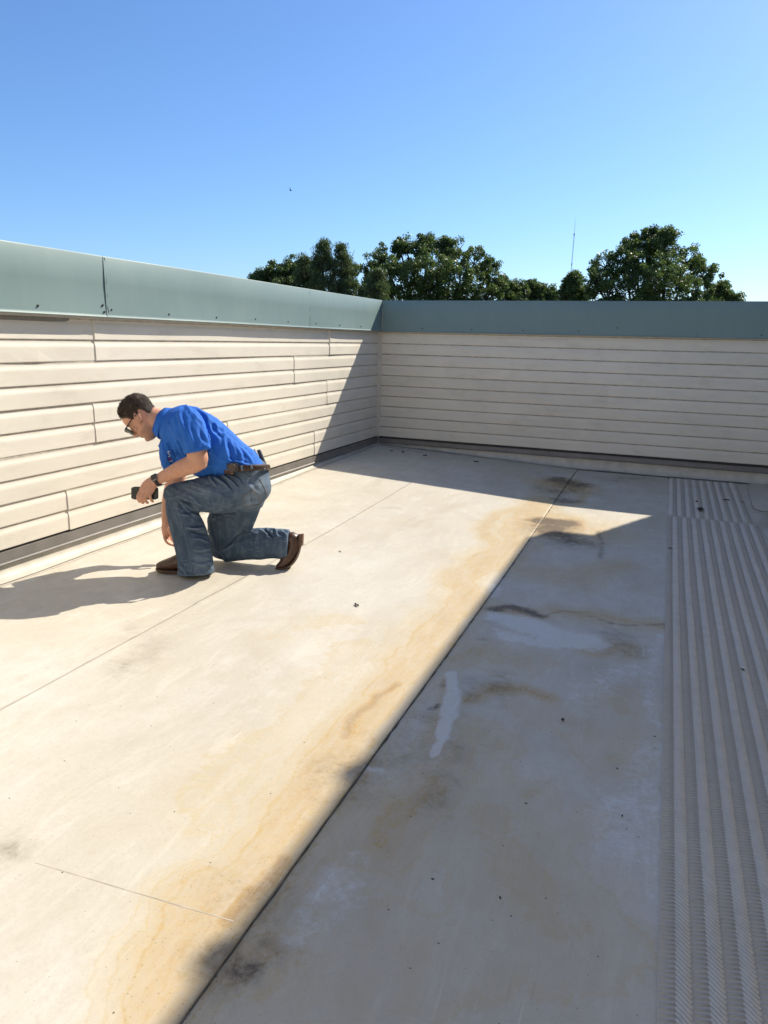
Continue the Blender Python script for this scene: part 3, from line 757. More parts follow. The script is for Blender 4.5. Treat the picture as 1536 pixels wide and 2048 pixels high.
# ------------------------------------------------------------------ radio mast far off
D = 520.0; tp = at_depth(1151, 437, D); x0, y0, zt = tp
mast = thing('radio_mast', 'thin pale lattice radio mast far beyond the trees', 'radio mast', (x0, y0, GZ))
M_MAST = plain('mast_haze_grey', (.36, .40, .44), .6, var=.05)  # pale blue grey of distance haze put into the colour
b = MB(); z = GZ; zs = zt-11; k = 0
for a in range(3):
    an = 2*math.pi*a/3; b.tube([(x0+.34*math.cos(an), y0+.34*math.sin(an), GZ), (x0+.34*math.cos(an), y0+.34*math.sin(an), zs)], .085, 5)
while z < zs-1:
    for a in range(3):
        a1 = 2*math.pi*a/3; a2 = 2*math.pi*(a+1)/3
        b.tube([(x0+.34*math.cos(a1), y0+.34*math.sin(a1), z), (x0+.34*math.cos(a2), y0+.34*math.sin(a2), z+1.2)], .04, 4)
    z += 1.2
b.build('lattice', M_MAST, mast)
MB().tube([(x0, y0, zs-.5), (x0, y0, zs+4), (x0, y0, zt)], [.13, .11, .06], 6).build('whip_antenna', M_MAST, mast)
b = MB()
for zz, w_ in ((zs-1, .9), (zs-22, .7), (zs-34, .6)): MB().box((x0-w_/2, y0-.25, zz), (x0+w_/2, y0+.25, zz+1.6)).build('antenna_panel', M_MAST, mast)

# ------------------------------------------------------------------ a bird
P = at_depth(581, 381, 70.0)
M_BIRD = plain('bird_plumage', (.02, .02, .022), .7)
def bird(P):
    b = MB(); V = []; n = 8
    prof = [(-.16, .004), (-.10, .012), (-.05, .03), (0, .04), (.06, .032), (.10, .022), (.125, .02), (.15, .008), (.17, .002)]
    root = thing('bird', 'tiny dark bird flying in the clear blue sky', 'bird', tuple(P))
    b.tube([P+CR*x_ for x_, _ in prof], [r_ for _, r_ in prof], 8); b.build('body', M_BIRD, root, True)
    for sg in (-1, 1):
        side = CF*.8*sg+CU*.35; side /= np.linalg.norm(side)
        w_ = [(0, .05, -.05), (.12, .05, -.04), (.24, .02, -.05), (.33, -.04, -.06)]
        V = []; 
        for s_, fr, bk in w_:
            for e in (fr, bk):
                for th in (.004, -.004): V.append(P+side*s_+CR*e+CU*th)
        F = []
        for i in range(3):
            a = 4*i; F += [(a, a+4, a+6, a+2), (a+1, a+3, a+7, a+5), (a, a+1, a+5, a+4), (a+2, a+6, a+7, a+3)]
        obj('wing', mesh_np('wing', V, F), M_BIRD, root)
bird(P)

# ------------------------------------------------------------------ leaf scraps and bits on the roof
M_DEB = plain('dead_leaf', (.045, .036, .026), .8, var=.5, scale=60)
def scrap(px, py, L, label, group=None):
    p = floor_at(px, py); lift = .0065
    if p[0] > .139 and p[0] < .87: lift = .0115
    a = random.uniform(0, 6.28); n = 9; V = []; F = []
    for i in range(n):
        t = i/(n-1); wd = L*.28*math.sin(math.pi*min(1, t*.92+.06))*random.uniform(.6, 1.2)
        for s_ in (-1, 0, 1):
            lx = (t-.5)*L; ly = wd*s_; zz = .18*L*abs(s_)*random.uniform(.3, 1)+.10*L*math.sin(t*5)**2
            V.append((lx*math.cos(a)-ly*math.sin(a), lx*math.sin(a)+ly*math.cos(a), zz))
    for i in range(n-1):
        for j in range(2): q = 3*i+j; F.append((q, q+3, q+4, q+1))
    o = obj('leaf_scrap', mesh_np('leaf_scrap', V, F, True), M_DEB); o.location = (p[0], p[1], float(zf(p[0], p[1])+wav(p[0], p[1]))+lift)
    so_ = o.modifiers.new('th', 'SOLIDIFY'); so_.thickness = .0012
    return tag(o, label, 'leaf', group)
scrap(713, 1213, .04, 'small dark leaf scrap alone on the sunlit membrane to the right of the kneeling person')
scrap(680, 1105, .02, 'tiny dark crumb on the sunlit membrane just behind the raised boot sole')
scrap(1125, 1443, .022, 'small dark leaf scrap on shaded membrane near the brown streak')
scrap(1484, 1344, .022, 'black crumb on the long walkway pad')
for px, py, L, lab in (
        (783, 903, .05, 'dark leaf scrap in the inside corner where the two parapets meet'),
        (806, 905, .06, 'curled dark leaf scrap second from the inside corner along the end wall'),
        (850, 913, .06, 'dark leaf scrap third from the inside corner along the end wall'),
        (952, 925, .06, 'dark leaf scrap at the end wall, between the corner and the dark drain stain'),
        (1218, 943, .05, 'dark leaf scrap at the end wall, between the drain stain and the short pad'),
        (1393, 1006, .05, 'dark leaf scrap on the short walkway pad above the thin twig'),
        (1452, 1003, .06, 'biggest dark leaf scrap on the right half of the short walkway pad'),
        (1484, 1007, .035, 'small dark scrap at the outer edge of the short walkway pad'),
        (1400, 1023, .10, 'thin dark twig lying across the ribs of the short walkway pad'),
        (1337, 958, .035, 'dark scrap at the end wall corner of the short walkway pad'),
        (1340, 1100, .035, 'dark scrap caught on the edge of the long walkway pad near the short pad')):
    scrap(px, py, L, lab)
KG = 'crumbs on the shaded membrane'
for q in ((1244, 1635), (1052, 1610), (1234, 1540), (865, 1762), (1000, 1800), (1309, 1476)):
    scrap(q[0], q[1], .009, 'tiny black crumb on the shaded membrane between the long seam and the walkway pad', KG)

# ------------------------------------------------------------------ the kneeling person
D0 = 4.35; ZS = 3.4909                            # working units: 1536/440 pixels of an enlarged view of the person
def K(X, Y, d=0.0): return at_depth(200+X/ZS, 760+Y/ZS, D0+d-.11*float(sstep(760, 330, Y)))   # the trunk leans a little to the viewer's side
def KR(r, d=0.0): return r/ZS*(D0+d)/FPX
def spline(a, n=6):
    a = np.asarray(a, float); out = []
    for i in range(len(a)-1):
        p0, p1, p2, p3 = a[max(i-1, 0)], a[i], a[i+1], a[min(i+2, len(a)-1)]
        for k in range(n):
            t = k/n; out.append(.5*((2*p1)+(p2-p0)*t+(2*p0-5*p1+4*p2-p3)*t*t+(3*p1-p0-3*p2+p3)*t**3))
    out.append(a[-1]); return np.array(out)
def limb(mb, chain, n=6, seg=20, caps=True):
    """chain rows: X, Y, d, radius in the picture plane (view units), radius in depth (m)"""
    A = spline(chain, n); C = np.array([K(x, y, d) for x, y, d, _, _ in A]); V = []; F = []
    rings = []
    for i in range(len(A)):
        t = C[min(i+1, len(C)-1)]-C[max(i-1, 0)]; t /= np.linalg.norm(t)
        a = np.cross(t, CF); a /= np.linalg.norm(a); b = np.cross(a, t)
        rings.append((C[i], a*KR(A[i][3], A[i][2]), b*A[i][4], t))
    if caps:
        c, a, b, t = rings[0]; ra = min(np.linalg.norm(a), np.linalg.norm(b))
        pre = [(c-t*ra*.8*math.sin(q), a*math.cos(q), b*math.cos(q), t) for q in (1.3, .9, .45)]
        c, a, b, t = rings[-1]; rb = min(np.linalg.norm(a), np.linalg.norm(b))
        post = [(c+t*rb*.8*math.sin(q), a*math.cos(q), b*math.cos(q), t) for q in (.45, .9, 1.3)]
        rings = pre+rings+post
    for c, a, b, t in rings:
        for k in range(seg):
            ph = 2*math.pi*k/seg; V.append(c+a*math.cos(ph)+b*math.sin(ph))
    for i in range(len(rings)-1):
        for k in range(seg): F.append((i*seg+k, i*seg+(k+1) % seg, (i+1)*seg+(k+1) % seg, (i+1)*seg+k))
    F.append(tuple(range(seg))[::-1]); F.append(tuple((len(rings)-1)*seg+k for k in range(seg)))
    mb.add(V, F); return mb
def blob(mb, c, ax, n=14):
    V = []; F = []; ax = [np.asarray(a) for a in ax]
    for i in range(n+1):
        th = math.pi*i/n
        for k in range(n): ph = 2*math.pi*k/n; V.append(c+ax[0]*math.sin(th)*math.cos(ph)+ax[1]*math.sin(th)*math.sin(ph)+ax[2]*math.cos(th))
    for i in range(n):
        for k in range(n): F.append((i*n+k, i*n+(k+1) % n, (i+1)*n+(k+1) % n, (i+1)*n+k))
    return mb.add(V, F)
def fuse(mb, voxel, smooth):
    import bmesh
    me = mb.mesh('tmp'); bm = bmesh.new(); bm.from_mesh(me); bmesh.ops.remove_doubles(bm, verts=bm.verts, dist=1e-6); bmesh.ops.recalc_face_normals(bm, faces=bm.faces); bm.to_mesh(me); bm.free()
    o = bpy.data.objects.new('tmp', me); COL.objects.link(o)
    r_ = o.modifiers.new('r', 'REMESH'); r_.mode = 'VOXEL'; r_.voxel_size = voxel; r_.adaptivity = 0
    s_ = o.modifiers.new('s', 'SMOOTH'); s_.factor = .5; s_.iterations = smooth
    dg = bpy.context.evaluated_depsgraph_get(); ev = o.evaluated_get(dg)
    out = bpy.data.meshes.new_from_object(ev, depsgraph=dg)
    bpy.data.objects.remove(o); bpy.data.meshes.remove(me)
    out.polygons.foreach_set('use_smooth', np.ones(len(out.polygons), bool)); return out
def get_vn(me):
    n = len(me.vertices); V = np.zeros(n*3, 'f'); me.vertices.foreach_get('co', V); N = np.zeros(n*3, 'f'); me.vertices.foreach_get('normal', N)
    return V.reshape(-1, 3).astype(float), N.reshape(-1, 3).astype(float)
def to_view(V):
    d = V-CAM; z = d @ CF; return (768+FPX*(d @ CR)/z-200)*ZS, (1024-FPX*(d @ CU)/z-760)*ZS
def folds(me, lst, rough=0.0, rs=22, creases=()):
    """raise or sink real folds in the cloth: (x0,y0,x1,y1,width,amp m)"""
    V, N = get_vn(me); X, Y = to_view(V); face = np.clip(-(N @ CF)*1.6+.25, 0, 1)
    dsp = np.zeros(len(V))
    for x0, y0, x1, y1, wd, am in lst:
        dx, dy = x1-x0, y1-y0; L = dx*dx+dy*dy; t = ((X-x0)*dx+(Y-y0)*dy)/L; tc = np.clip(t, 0, 1)
        bend = 6*np.sin(tc*5+x0)
        dd = ((X-x0)*dy-(Y-y0)*dx)/math.sqrt(L)+bend
        over = np.maximum(np.abs(t-.5)-.5, 0)*math.sqrt(L)
        prof = np.exp(-(dd/wd)**2)-.45*np.exp(-((dd-1.7*wd)/wd)**2)
        dsp += am*prof*np.exp(-(over/(wd*1.2))**2)*(.35+.65*np.sin(np.pi*np.clip(t*.9+.05, 0, 1)))
    dsp *= face*1.45
    for ang, lx, ly, am in creases:
        u_ = (X*math.cos(ang)+Y*math.sin(ang))/lx; v_ = (-X*math.sin(ang)+Y*math.cos(ang))/ly
        wz = v_+.5*vnoise(u_*.9+4, v_*.6+9)
        n_ = vnoise(u_, wz+11); k_ = 1-np.abs(2*n_-1); dsp += am*(k_**3-.25)*sstep(.35, .65, vnoise(X/150+7, Y/150+3))*face
    if rough:
        s_ = V @ np.stack([CR, CU, CF], 1)
        dsp += rough*(fbm(s_[:, 0]*rs+s_[:, 2]*7, s_[:, 1]*rs+s_[:, 2]*9, 3)-.5)*2
    V += N*dsp[:, None]; me.vertices.foreach_set('co', V.astype('f').ravel()); me.update()

# materials
def mat_cloth(name, col, weave=900, var=.1, rough=.8, sheen=.0, wear=None):
    b = NB(name); co = b.coord(); n = b.noise(co, 9, 4); wv = b.noise(co, weave, 2); 
    c = b.ramp(n, [(.3, tuple(x*(1-var) for x in col)), (.7, tuple(x*(1+var) for x in col))])
    if wear:
        w1 = b.noise(b.coord((1, 1, .45)), 26, 5, .7)
        c = b.mix(b.ramp(w1, [(.45, 0.0), (.8, .55)]), c, wear)
        at = b.n('ShaderNodeAttribute', attribute_name='fade', attribute_type='GEOMETRY')
        c = b.mix(at.outputs['Fac'], c, wear)
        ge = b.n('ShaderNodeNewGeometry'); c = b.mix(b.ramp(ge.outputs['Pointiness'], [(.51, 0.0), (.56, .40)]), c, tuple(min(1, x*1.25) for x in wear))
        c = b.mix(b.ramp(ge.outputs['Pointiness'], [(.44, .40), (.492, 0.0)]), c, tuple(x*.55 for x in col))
    b.set(c, rough, b.bump(wv, .25, .0006), None, .25)
    return b.mat
M_SHIRT = mat_cloth('royal_blue_cotton', (.028, .150, .56), 700, .10)
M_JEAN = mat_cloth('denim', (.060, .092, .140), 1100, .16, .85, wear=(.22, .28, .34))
M_STITCH = plain('pale_stitching', (.22, .25, .27), .9, var=.3, scale=120)
M_TANST = plain('tan_stitching', (.24, .17, .10), .9, var=.3, scale=120)
M_BOOT = plain('brown_boot_leather', (.085, .040, .022), .36, var=.4, scale=35, bump=.25, spec=.5)
M_SOLE = plain('boot_sole', (.10, .062, .040), .75, var=.3, scale=40)
M_HEEL = plain('boot_heel', (.16, .09, .055), .7, var=.3, scale=60)
M_BELT = plain('belt_leather', (.055, .028, .018), .45, var=.3, scale=60)
M_BLACK = plain('black_plastic', (.012, .012, .013), .32, var=.2, spec=.5)
M_GLASS = plain('dark_lens', (.006, .006, .007), .08, var=.1, spec=.6)
M_STEEL = plain('brushed_steel', (.33, .33, .34), .3, .9, var=.08)
M_GOLD = plain('gold_ring', (.75, .50, .18), .22, 1.0, var=.05)
M_WHITE = plain('white_print', (.75, .75, .75), .8, var=.03); M_RED = plain('red_print', (.50, .03, .04), .8, var=.03)
def mat_skin():
    b = NB('skin'); co = b.coord(); n = b.noise(co, 40, 4); n2 = b.noise(co, 900, 2)
    at = b.n('ShaderNodeAttribute', attribute_name='stubble', attribute_type='GEOMETRY')
    c = b.ramp(n, [(.3, (.60, .30, .19)), (.7, (.68, .36, .24))])
    c = b.mix(b.math('MULTIPLY', at.outputs['Fac'], b.ramp(n2, [(.35, .35), (.65, .9)])), c, (.16, .095, .065))
    b.set(c, .48, b.bump(n, .08, .002), None, .4)
    b.b.inputs['Subsurface Weight'].default_value = .12; b.b.inputs['Subsurface Radius'].default_value = (.012, .005, .003); b.b.inputs['Subsurface Scale'].default_value = 1.0
    return b.mat
M_SKIN = mat_skin()
def mat_hair():
    b = NB('short_dark_hair'); n = b.noise(b.coord((1, 1, 1)), 260, 3, .7); n2 = b.noise(b.coord(), 30, 3)
    c = b.ramp(n, [(.3, (.030, .018, .011)), (.7, (.115, .072, .046))]); c = b.mix(b.ramp(n2, [(.4, 0.0), (.8, .25)]), c, (.09, .065, .048))
    return b.set(c, .5, b.bump(n, .9, .004), None, .5)
M_HAIR = mat_hair()

toe = floor_at(314, 1144); heel = floor_at(424, 1148)
person = thing('person', 'person in royal blue shirt, jeans and brown boots kneeling on one knee, looking down', 'person', tuple((toe+heel)/2))

# --- head frame
HO = K(290, 275, 0.0); HS = D0/FPX/ZS             # metres per view unit
hf = -.69*CR-.724*CU; hu = -.724*CR+.69*CU; hs = np.cross(hf, hu); hs = -CF   # side towards the camera
def HP(f, u, s): return HO+hf*f+hu*u+hs*s
LV = [(-.132, .040, .005, .020), (-.126, .058, -.010, .034), (-.114, .071, -.030, .045), (-.102, .073, -.045, .052), (-.090, .068, -.055, .057), (-.079, .074, -.062, .060), (-.072, .076, -.066, .061),
      (-.064, .077, -.070, .062), (-.055, .074, -.074, .064), (-.040, .076, -.082, .067), (-.020, .077, -.090, .070), (-.004, .075, -.096, .071), (.008, .080, -.099, .072), (.022, .089, -.101, .073),
      (.045, .092, -.104, .075), (.070, .087, -.102, .076), (.092, .074, -.095, .072), (.110, .054, -.080, .060), (.124, .028, -.058, .042), (.133, .002, -.030, .018)]
def head_ring(row, grow=0.0, seg=36):
    u, xf, xb, wd = row; xf += grow; xb -= grow; wd += grow; xc = xb+(xf-xb)*.45; out = []
    for k in range(seg):
        ph = 2*math.pi*k/seg; c, s_ = math.cos(ph), math.sin(ph)
        e = 2/2.35; cc = math.copysign(abs(c)**e, c); ss = math.copysign(abs(s_)**e, s_)
        out.append((xc+(xf-xc if c > 0 else xc-xb)*cc, u, wd*ss, ph))
    return out
def interp_rows(n):
    A = np.array(LV); t = np.linspace(A[0, 0], A[-1, 0], n); return [(u, *[float(np.interp(u, A[:, 0], A[:, j])) for j in (1, 2, 3)]) for u in t]
body = MB()
V = []; F = []; seg = 36; rows = interp_rows(40)
for rw_ in rows:
    for (f_, u_, s_, ph) in head_ring(rw_): V.append(HP(f_, u_, s_))
for i in range(len(rows)-1):
    for k in range(seg): F.append((i*seg+k, i*seg+(k+1) % seg, (i+1)*seg+(k+1) % seg, (i+1)*seg+k))
F.append(tuple(range(seg))[::-1]); F.append(tuple((len(rows)-1)*seg+k for k in range(seg)))
body.add(V, F)
# nose: a wedge, nostril wings, brow ridge, lips, chin, ears
nv = [(.076, .016, .009), (.076, .016, -.009), (.090, .014, 0), (.074, -.046, .017), (.074, -.046, -.017), (.108, -.044, .006), (.108, -.044, -.006), (.104, -.054, 0), (.101, -.022, .004), (.101, -.022, -.004)]
Vn = [HP(*q) for q in nv]
body.add(Vn, [(0, 1, 2), (0, 2, 8), (1, 9, 2), (2, 9, 8), (0, 8, 5, 3), (1, 4, 6, 9), (8, 9, 6, 5), (5, 6, 7), (3, 5, 7), (4, 7, 6), (3, 7, 4), (0, 3, 4, 1)])
for sg in (-1, 1):
    blob(body, HP(.082, -.046, .013*sg), (hf*.010, hu*.008, hs*.007), 8)
    blob(body, HP(.078, .022, .028*sg), (hf*.012, hu*.007, hs*.024), 8)
    blob(body, HP(.055, -.030, .045*sg), (hf*.022, hu*.020, hs*.018), 10)
    # ear: dished rim tilted back
    e0 = HP(-.004, -.004, .074*sg); ea = hu*.95-hf*.25; eb = hf*.95+hu*.25
    rim = [e0+ea*.033*math.cos(q)*(1.0 if math.cos(q) > 0 else .9)+eb*.019*math.sin(q)+hs*sg*(.010-.006*math.sin(q)) for q in np.linspace(0, 5.2, 14)]
    body.tube(rim, .0050, 8); blob(body, e0+hs*sg*.002, (ea*.027, eb*.015, hs*.007), 8); blob(body, e0-ea*.028+eb*.004+hs*sg*.004, (ea*.009, eb*.008, hs*.006), 8)
blob(body, HP(.076, -.0665, 0), (hf*.008, hu*.0055, hs*.021), 8); blob(body, HP(.0745, -.0775, 0), (hf*.008, hu*.006, hs*.018), 8)
blob(body, HP(.062, -.110, 0), (hf*.015, hu*.014, hs*.022), 10)
# neck, trunk, arms, legs under the clothes
limb(body, [(330, 265, 0, 84, .060), (385, 285, 0, 88, .064), (440, 302, 0, 88, .066), (520, 335, 0, 92, .09)])
limb(body, [(600, 375, 0, 110, .13), (660, 400, 0, 130, .15), (780, 470, 0, 140, .145), (930, 590, 0, 130, .14), (1010, 700, 0, 130, .14)])
limb(body, [(1000, 760, -.08, 110, .08), (800, 800, -.10, 100, .075), (590, 815, -.12, 80, .06), (600, 950, -.12, 70, .055), (650, 1150, -.10, 70, .055), (672, 1300, -.085, 60, .05)])
limb(body, [(1000, 800, .08, 110, .08), (910, 1000, .13, 95, .07), (860, 1180, .17, 72, .06), (1010, 1165, .165, 75, .055), (1210, 1142, .15, 65, .05), (1310, 1150, .15, 55, .045)])
# near arm
limb(body, [(600, 300, -.17, 78, .06), (650, 420, -.215, 74, .058), (676, 510, -.245, 70, .056), (683, 560, -.255, 68, .054), (645, 588, -.258, 66, .052), (575, 615, -.255, 60, .047), (500, 648, -.25, 50, .038), (440, 676, -.248, 41, .030), (398, 698, -.248, 36, .025)], n=5)
blob(body, K(716, 590, -.262), (CR*KR(30), CU*KR(32), CF*.030), 10)
# near hand: palm, five fingers round the phone
limb(body, [(405, 694, -.248, 36, .024), (372, 712, -.250, 42, .021), (342, 742, -.254, 52, .019), (316, 785, -.258, 50, .016)], n=5, seg=16)
FING = [[(284, 778, -.257, 15, .0105), (268, 806, -.262, 14, .0095), (267, 832, -.257, 12, .0085), (279, 852, -.243, 10.5, .0075)],
        [(304, 790, -.260, 15.5, .0105), (290, 822, -.266, 14.5, .0095), (290, 845, -.260, 12.5, .0085), (302, 859, -.244, 11, .0075)],
        [(328, 792, -.259, 15, .0105), (317, 824, -.265, 14, .0095), (320, 846, -.259, 12, .0085), (334, 858, -.243, 10.5, .0075)],
        [(350, 776, -.256, 14, .0100), (349, 812, -.262, 12.5, .0088), (356, 836, -.257, 11, .0078), (370, 850, -.244, 9.5, .007)],
        [(350, 735, -.240, 17, .012), (312, 752, -.222, 15.5, .0105), (280, 772, -.213, 14, .0095), (258, 795, -.214, 12, .0085)]]
for ch in FING: limb(body, ch, n=4, seg=12)
# far arm and hand
limb(body, [(560, 380, .18, 78, .06), (545, 560, .19, 66, .054), (535, 690, .18, 60, .050), (505, 760, .16, 56, .046), (478, 860, .13, 46, .038), (464, 960, .11, 34, .028), (462, 1010, .105, 30, .023)], n=5)
limb(body, [(462, 1000, .105, 31, .022), (466, 1035, .10, 38, .021), (472, 1072, .10, 37, .018)], n=5, seg=16)
for ch in [[(450, 1082, .095, 13, .010), (457, 1115, .088, 12, .009), (474, 1138, .085, 11, .008), (494, 1150, .086, 9.5, .0075)],
           [(468, 1090, .105, 13, .010), (479, 1125, .098, 12, .009), (500, 1146, .096, 11, .008), (520, 1158, .097, 9.5, .0075)],
           [(485, 1086, .118, 12.5, .010), (500, 1118, .114, 11.5, .009), (515, 1136, .112, 10, .008), (528, 1144, .112, 9, .007)],
           [(493, 1076, .130, 11.5, .009), (508, 1100, .130, 10.5, .008), (518, 1116, .128, 9, .007), (524, 1126, .127, 8, .0065)],
           [(480, 1040, .075, 13.5, .011), (497, 1070, .066, 12.5, .010), (508, 1100, .066, 11, .009), (518, 1124, .070, 9.5, .008)]]: limb(body, ch, n=4, seg=12)
bme = fuse(body, .0040, 3)
Vb, Nb = get_vn(bme); rel = Vb-HO; f_ = rel @ hf; u_ = rel @ hu; s_ = rel @ hs
near = (np.linalg.norm(rel, axis=1) < .19)
stb = near*np.clip(sstep(-.050, -.075, u_)*sstep(-.02, .02, f_)*.75+sstep(.0, -.03, u_)*sstep(.035, .005, f_)*sstep(-.03, -.01, f_)*.35, 0, .8)
a = bme.attributes.new('stubble', 'FLOAT', 'POINT'); a.data.foreach_set('value', stb.astype('f'))
obj('body', bme, M_SKIN, person)

# --- hair: short, thicker on top, cut round the ear, hairline at the forehead and nape
def hair():
    rows = interp_rows(64); seg = 90; V = []; keep = []
    for rw_ in rows:
        for (f_, u_, s_, ph) in head_ring(rw_, .0, seg):
            c = math.cos(ph); aph = abs(((ph+math.pi) % (2*math.pi))-math.pi)      # 0 front .. pi back
            hl = np.interp(aph, [0, .45, .75, 1.05, 1.25, 1.5, 1.75, 2.0, 2.4, 3.15], [.074, .078, .060, .036, -.004, -.016, .030, -.005, -.062, -.078])
            hl += .010*(vnoise(ph*7+2, 5.5)-.5)+.006*(vnoise(ph*23+2, 8.5)-.5); m_ = u_-hl; g_ = (.008+.008*float(sstep(.03, .09, u_)))*float(sstep(-.004, .03, m_))*(1.0+.5*float(sstep(.06, .12, u_)))-.003
            nz = (.005*(vnoise(ph*9+3, u_*120)-.5)+.004*(vnoise(ph*30, u_*330)-.5))*float(sstep(.0, .03, m_))
            V.append((f_, u_, s_, g_+nz if m_ > -.006 else -.006)); keep.append(m_ > -.008)
    cen = np.array([-.008, .02, 0]); P = []
    for f_, u_, s_, g_ in V:
        q = np.array([f_, u_, s_]); d = q-cen; d /= np.linalg.norm(d); q = q+d*g_; P.append(HP(*q))
    F = []
    for i in range(len(rows)-1):
        for k in range(seg):
            q = (i*seg+k, i*seg+(k+1) % seg, (i+1)*seg+(k+1) % seg, (i+1)*seg+k)
            if all(keep[j] for j in q): F.append(q)
    n = len(P); P.append(HP(-.014, .149, 0))
    for k in range(seg): F.append(((len(rows)-1)*seg+k, (len(rows)-1)*seg+(k+1) % seg, n))
    # short strands combed back over the shell
    rr = random.Random(5); nr = len(rows); cnt = 0
    while cnt < 5200:
        i = rr.randrange(6, nr-1); k = rr.randrange(seg); q = i*seg+k
        if not keep[q] or V[q][3] < .002: continue
        f_, u_, s_, g_ = V[q]; p0 = np.array(P[q]); rad = p0-HP(*cen); rad /= np.linalg.norm(rad)
        comb = -hf*.8-hu*(.9 if f_ < .02 else .1)+hs*rr.uniform(-.35, .35); comb -= rad*(comb @ rad); comb /= np.linalg.norm(comb)+1e-9
        sidev = np.cross(rad, comb); L_ = rr.uniform(.009, .020); wv_ = rr.uniform(.0008, .0016)
        b0 = len(P); tip = p0+comb*L_+rad*rr.uniform(.001, .009)
        mid = p0+comb*L_*.5+rad*.0035
        P += [p0-sidev*wv_, p0+sidev*wv_, mid+sidev*wv_*.8, mid-sidev*wv_*.8, tip]; F += [(b0, b0+1, b0+2, b0+3), (b0+3, b0+2, b0+4)]; cnt += 1
    return mesh_np('hair', P, F, True)
obj('hair', hair(), M_HAIR, person)

# --- sunglasses
sg_root = MB()
for sgn in (-1, 1):
    sg_root.tube([HP(-.006, .012, .081*sgn), HP(.004, .020, .080*sgn), HP(.05, .012, .079*sgn), HP(.100, .004, .073*sgn)], [.0030, .0032, .0034, .0042], 6)
sg_root.tube([HP(.100, .004, .073), HP(.112, .006, .05), HP(.114, .004, .012), HP(.114, .004, -.012), HP(.112, .006, -.05), HP(.100, .004, -.073)], .0038, 6)
glasses = sg_root.build('sunglasses', M_BLACK, person, True)
for sgn in (-1, 1):
    V = []; F = []
    for j, vv in enumerate(np.linspace(.005, -.040, 8)):
        for i, tt in enumerate(np.linspace(0, 1, 10)):
            sd = .008+.066*tt; half = 1-.25*(j/7)**2
            sd2 = .040+(sd-.040)*half; V.append(HP(.114-.026*tt**2.2-.010*(j/7)**1.3, vv, sd2*sgn))
    n = len(V); V += [q-hf*.002 for q in V]
    for j in range(7):
        for i in range(9):
            a0 = j*10+i; F.append((a0, a0+1, a0+11, a0+10)); F.append((n+a0, n+a0+10, n+a0+11, n+a0+1))
    o = obj('lens', mesh_np('lens', V, F, True), M_GLASS, glasses); 

# --- shirt
sh = MB()
limb(sh, [(455, 300, 0, 104, .085), (520, 325, 0, 150, .15), (590, 350, 0, 172, .185), (680, 395, 0, 178, .195), (780, 462, 0, 170, .185), (870, 530, 0, 158, .175), (950, 588, 0, 150, .172), (1010, 628, 0, 146, .172), (1035, 645, 0, 130, .168)], seg=28)
limb(sh, [(560, 420, 0, 110, .13), (520, 490, 0, 90, .13), (505, 560, 0, 66, .11), (520, 610, 0, 50, .09)], seg=20)
limb(sh, [(640, 500, 0, 130, .15), (760, 590, 0, 110, .15), (850, 640, 0, 80, .14)], seg=20)
limb(sh, [(590, 290, -.14, 112, .085), (622, 330, -.185, 112, .085), (655, 410, -.225, 98, .078), (680, 500, -.250, 90, .074)], seg=22, caps=False)
limb(sh, [(560, 330, .14, 108, .085), (550, 420, .18, 95, .075), (545, 530, .19, 84, .070)], seg=20, caps=False)
sme = fuse(sh, .0065, 7)
folds(sme, [(650, 200, 760, 330, 12, -.010), (690, 225, 860, 350, 14, .012), (620, 210, 720, 300, 10, .007), (740, 300, 830, 420, 12, .008), (760, 260, 900, 370, 12, -.006),
            (560, 220, 600, 420, 13, .008), (520, 250, 585, 470, 12, -.008), (480, 300, 560, 480, 12, .006), (610, 300, 650, 470, 14, .007), (690, 330, 740, 450, 12, -.007),
            (860, 380, 890, 560, 14, .010), (900, 420, 930, 570, 11, -.008), (950, 440, 990, 580, 12, .008), (1000, 480, 1060, 580, 10, .006), (800, 420, 830, 560, 16, -.006),
            (870, 560, 1040, 590, 9, .007), (760, 350, 770, 560, 18, .007), (440, 430, 470, 560, 9, .007), (470, 420, 520, 520, 9, -.006), (700, 610, 860, 590, 14, .006),
            (560, 470, 600, 560, 9, .006), (650, 180, 700, 210, 8, .005), (930, 380, 1060, 520, 9, .004), (500, 440, 560, 540, 8, .006)], rough=.0022, rs=16, creases=((1.05, 170, 34, .010), (.55, 200, 42, .008), (1.7, 150, 30, .007)))
import bmesh as _bm
bmx = _bm.new(); bmx.from_mesh(sme); _c = K(1030, 628, 0); _t = K(1034, 690, 0)-K(1022, 605, 0); _t /= np.linalg.norm(_t)
def _below(v):
    q = np.array(v.co); x_, y_ = to_view(q[None]); lift = .052*np.clip((q-_c) @ CF/.18, -1, 1)
    return x_[0] > 872 and (q-_c) @ _t-lift > .0
_bm.ops.delete(bmx, geom=[v for v in bmx.verts if _below(v)], context='VERTS'); bmx.to_mesh(sme); bmx.free(); sme.update()
shirt = obj('shirt', sme, M_SHIRT, person)
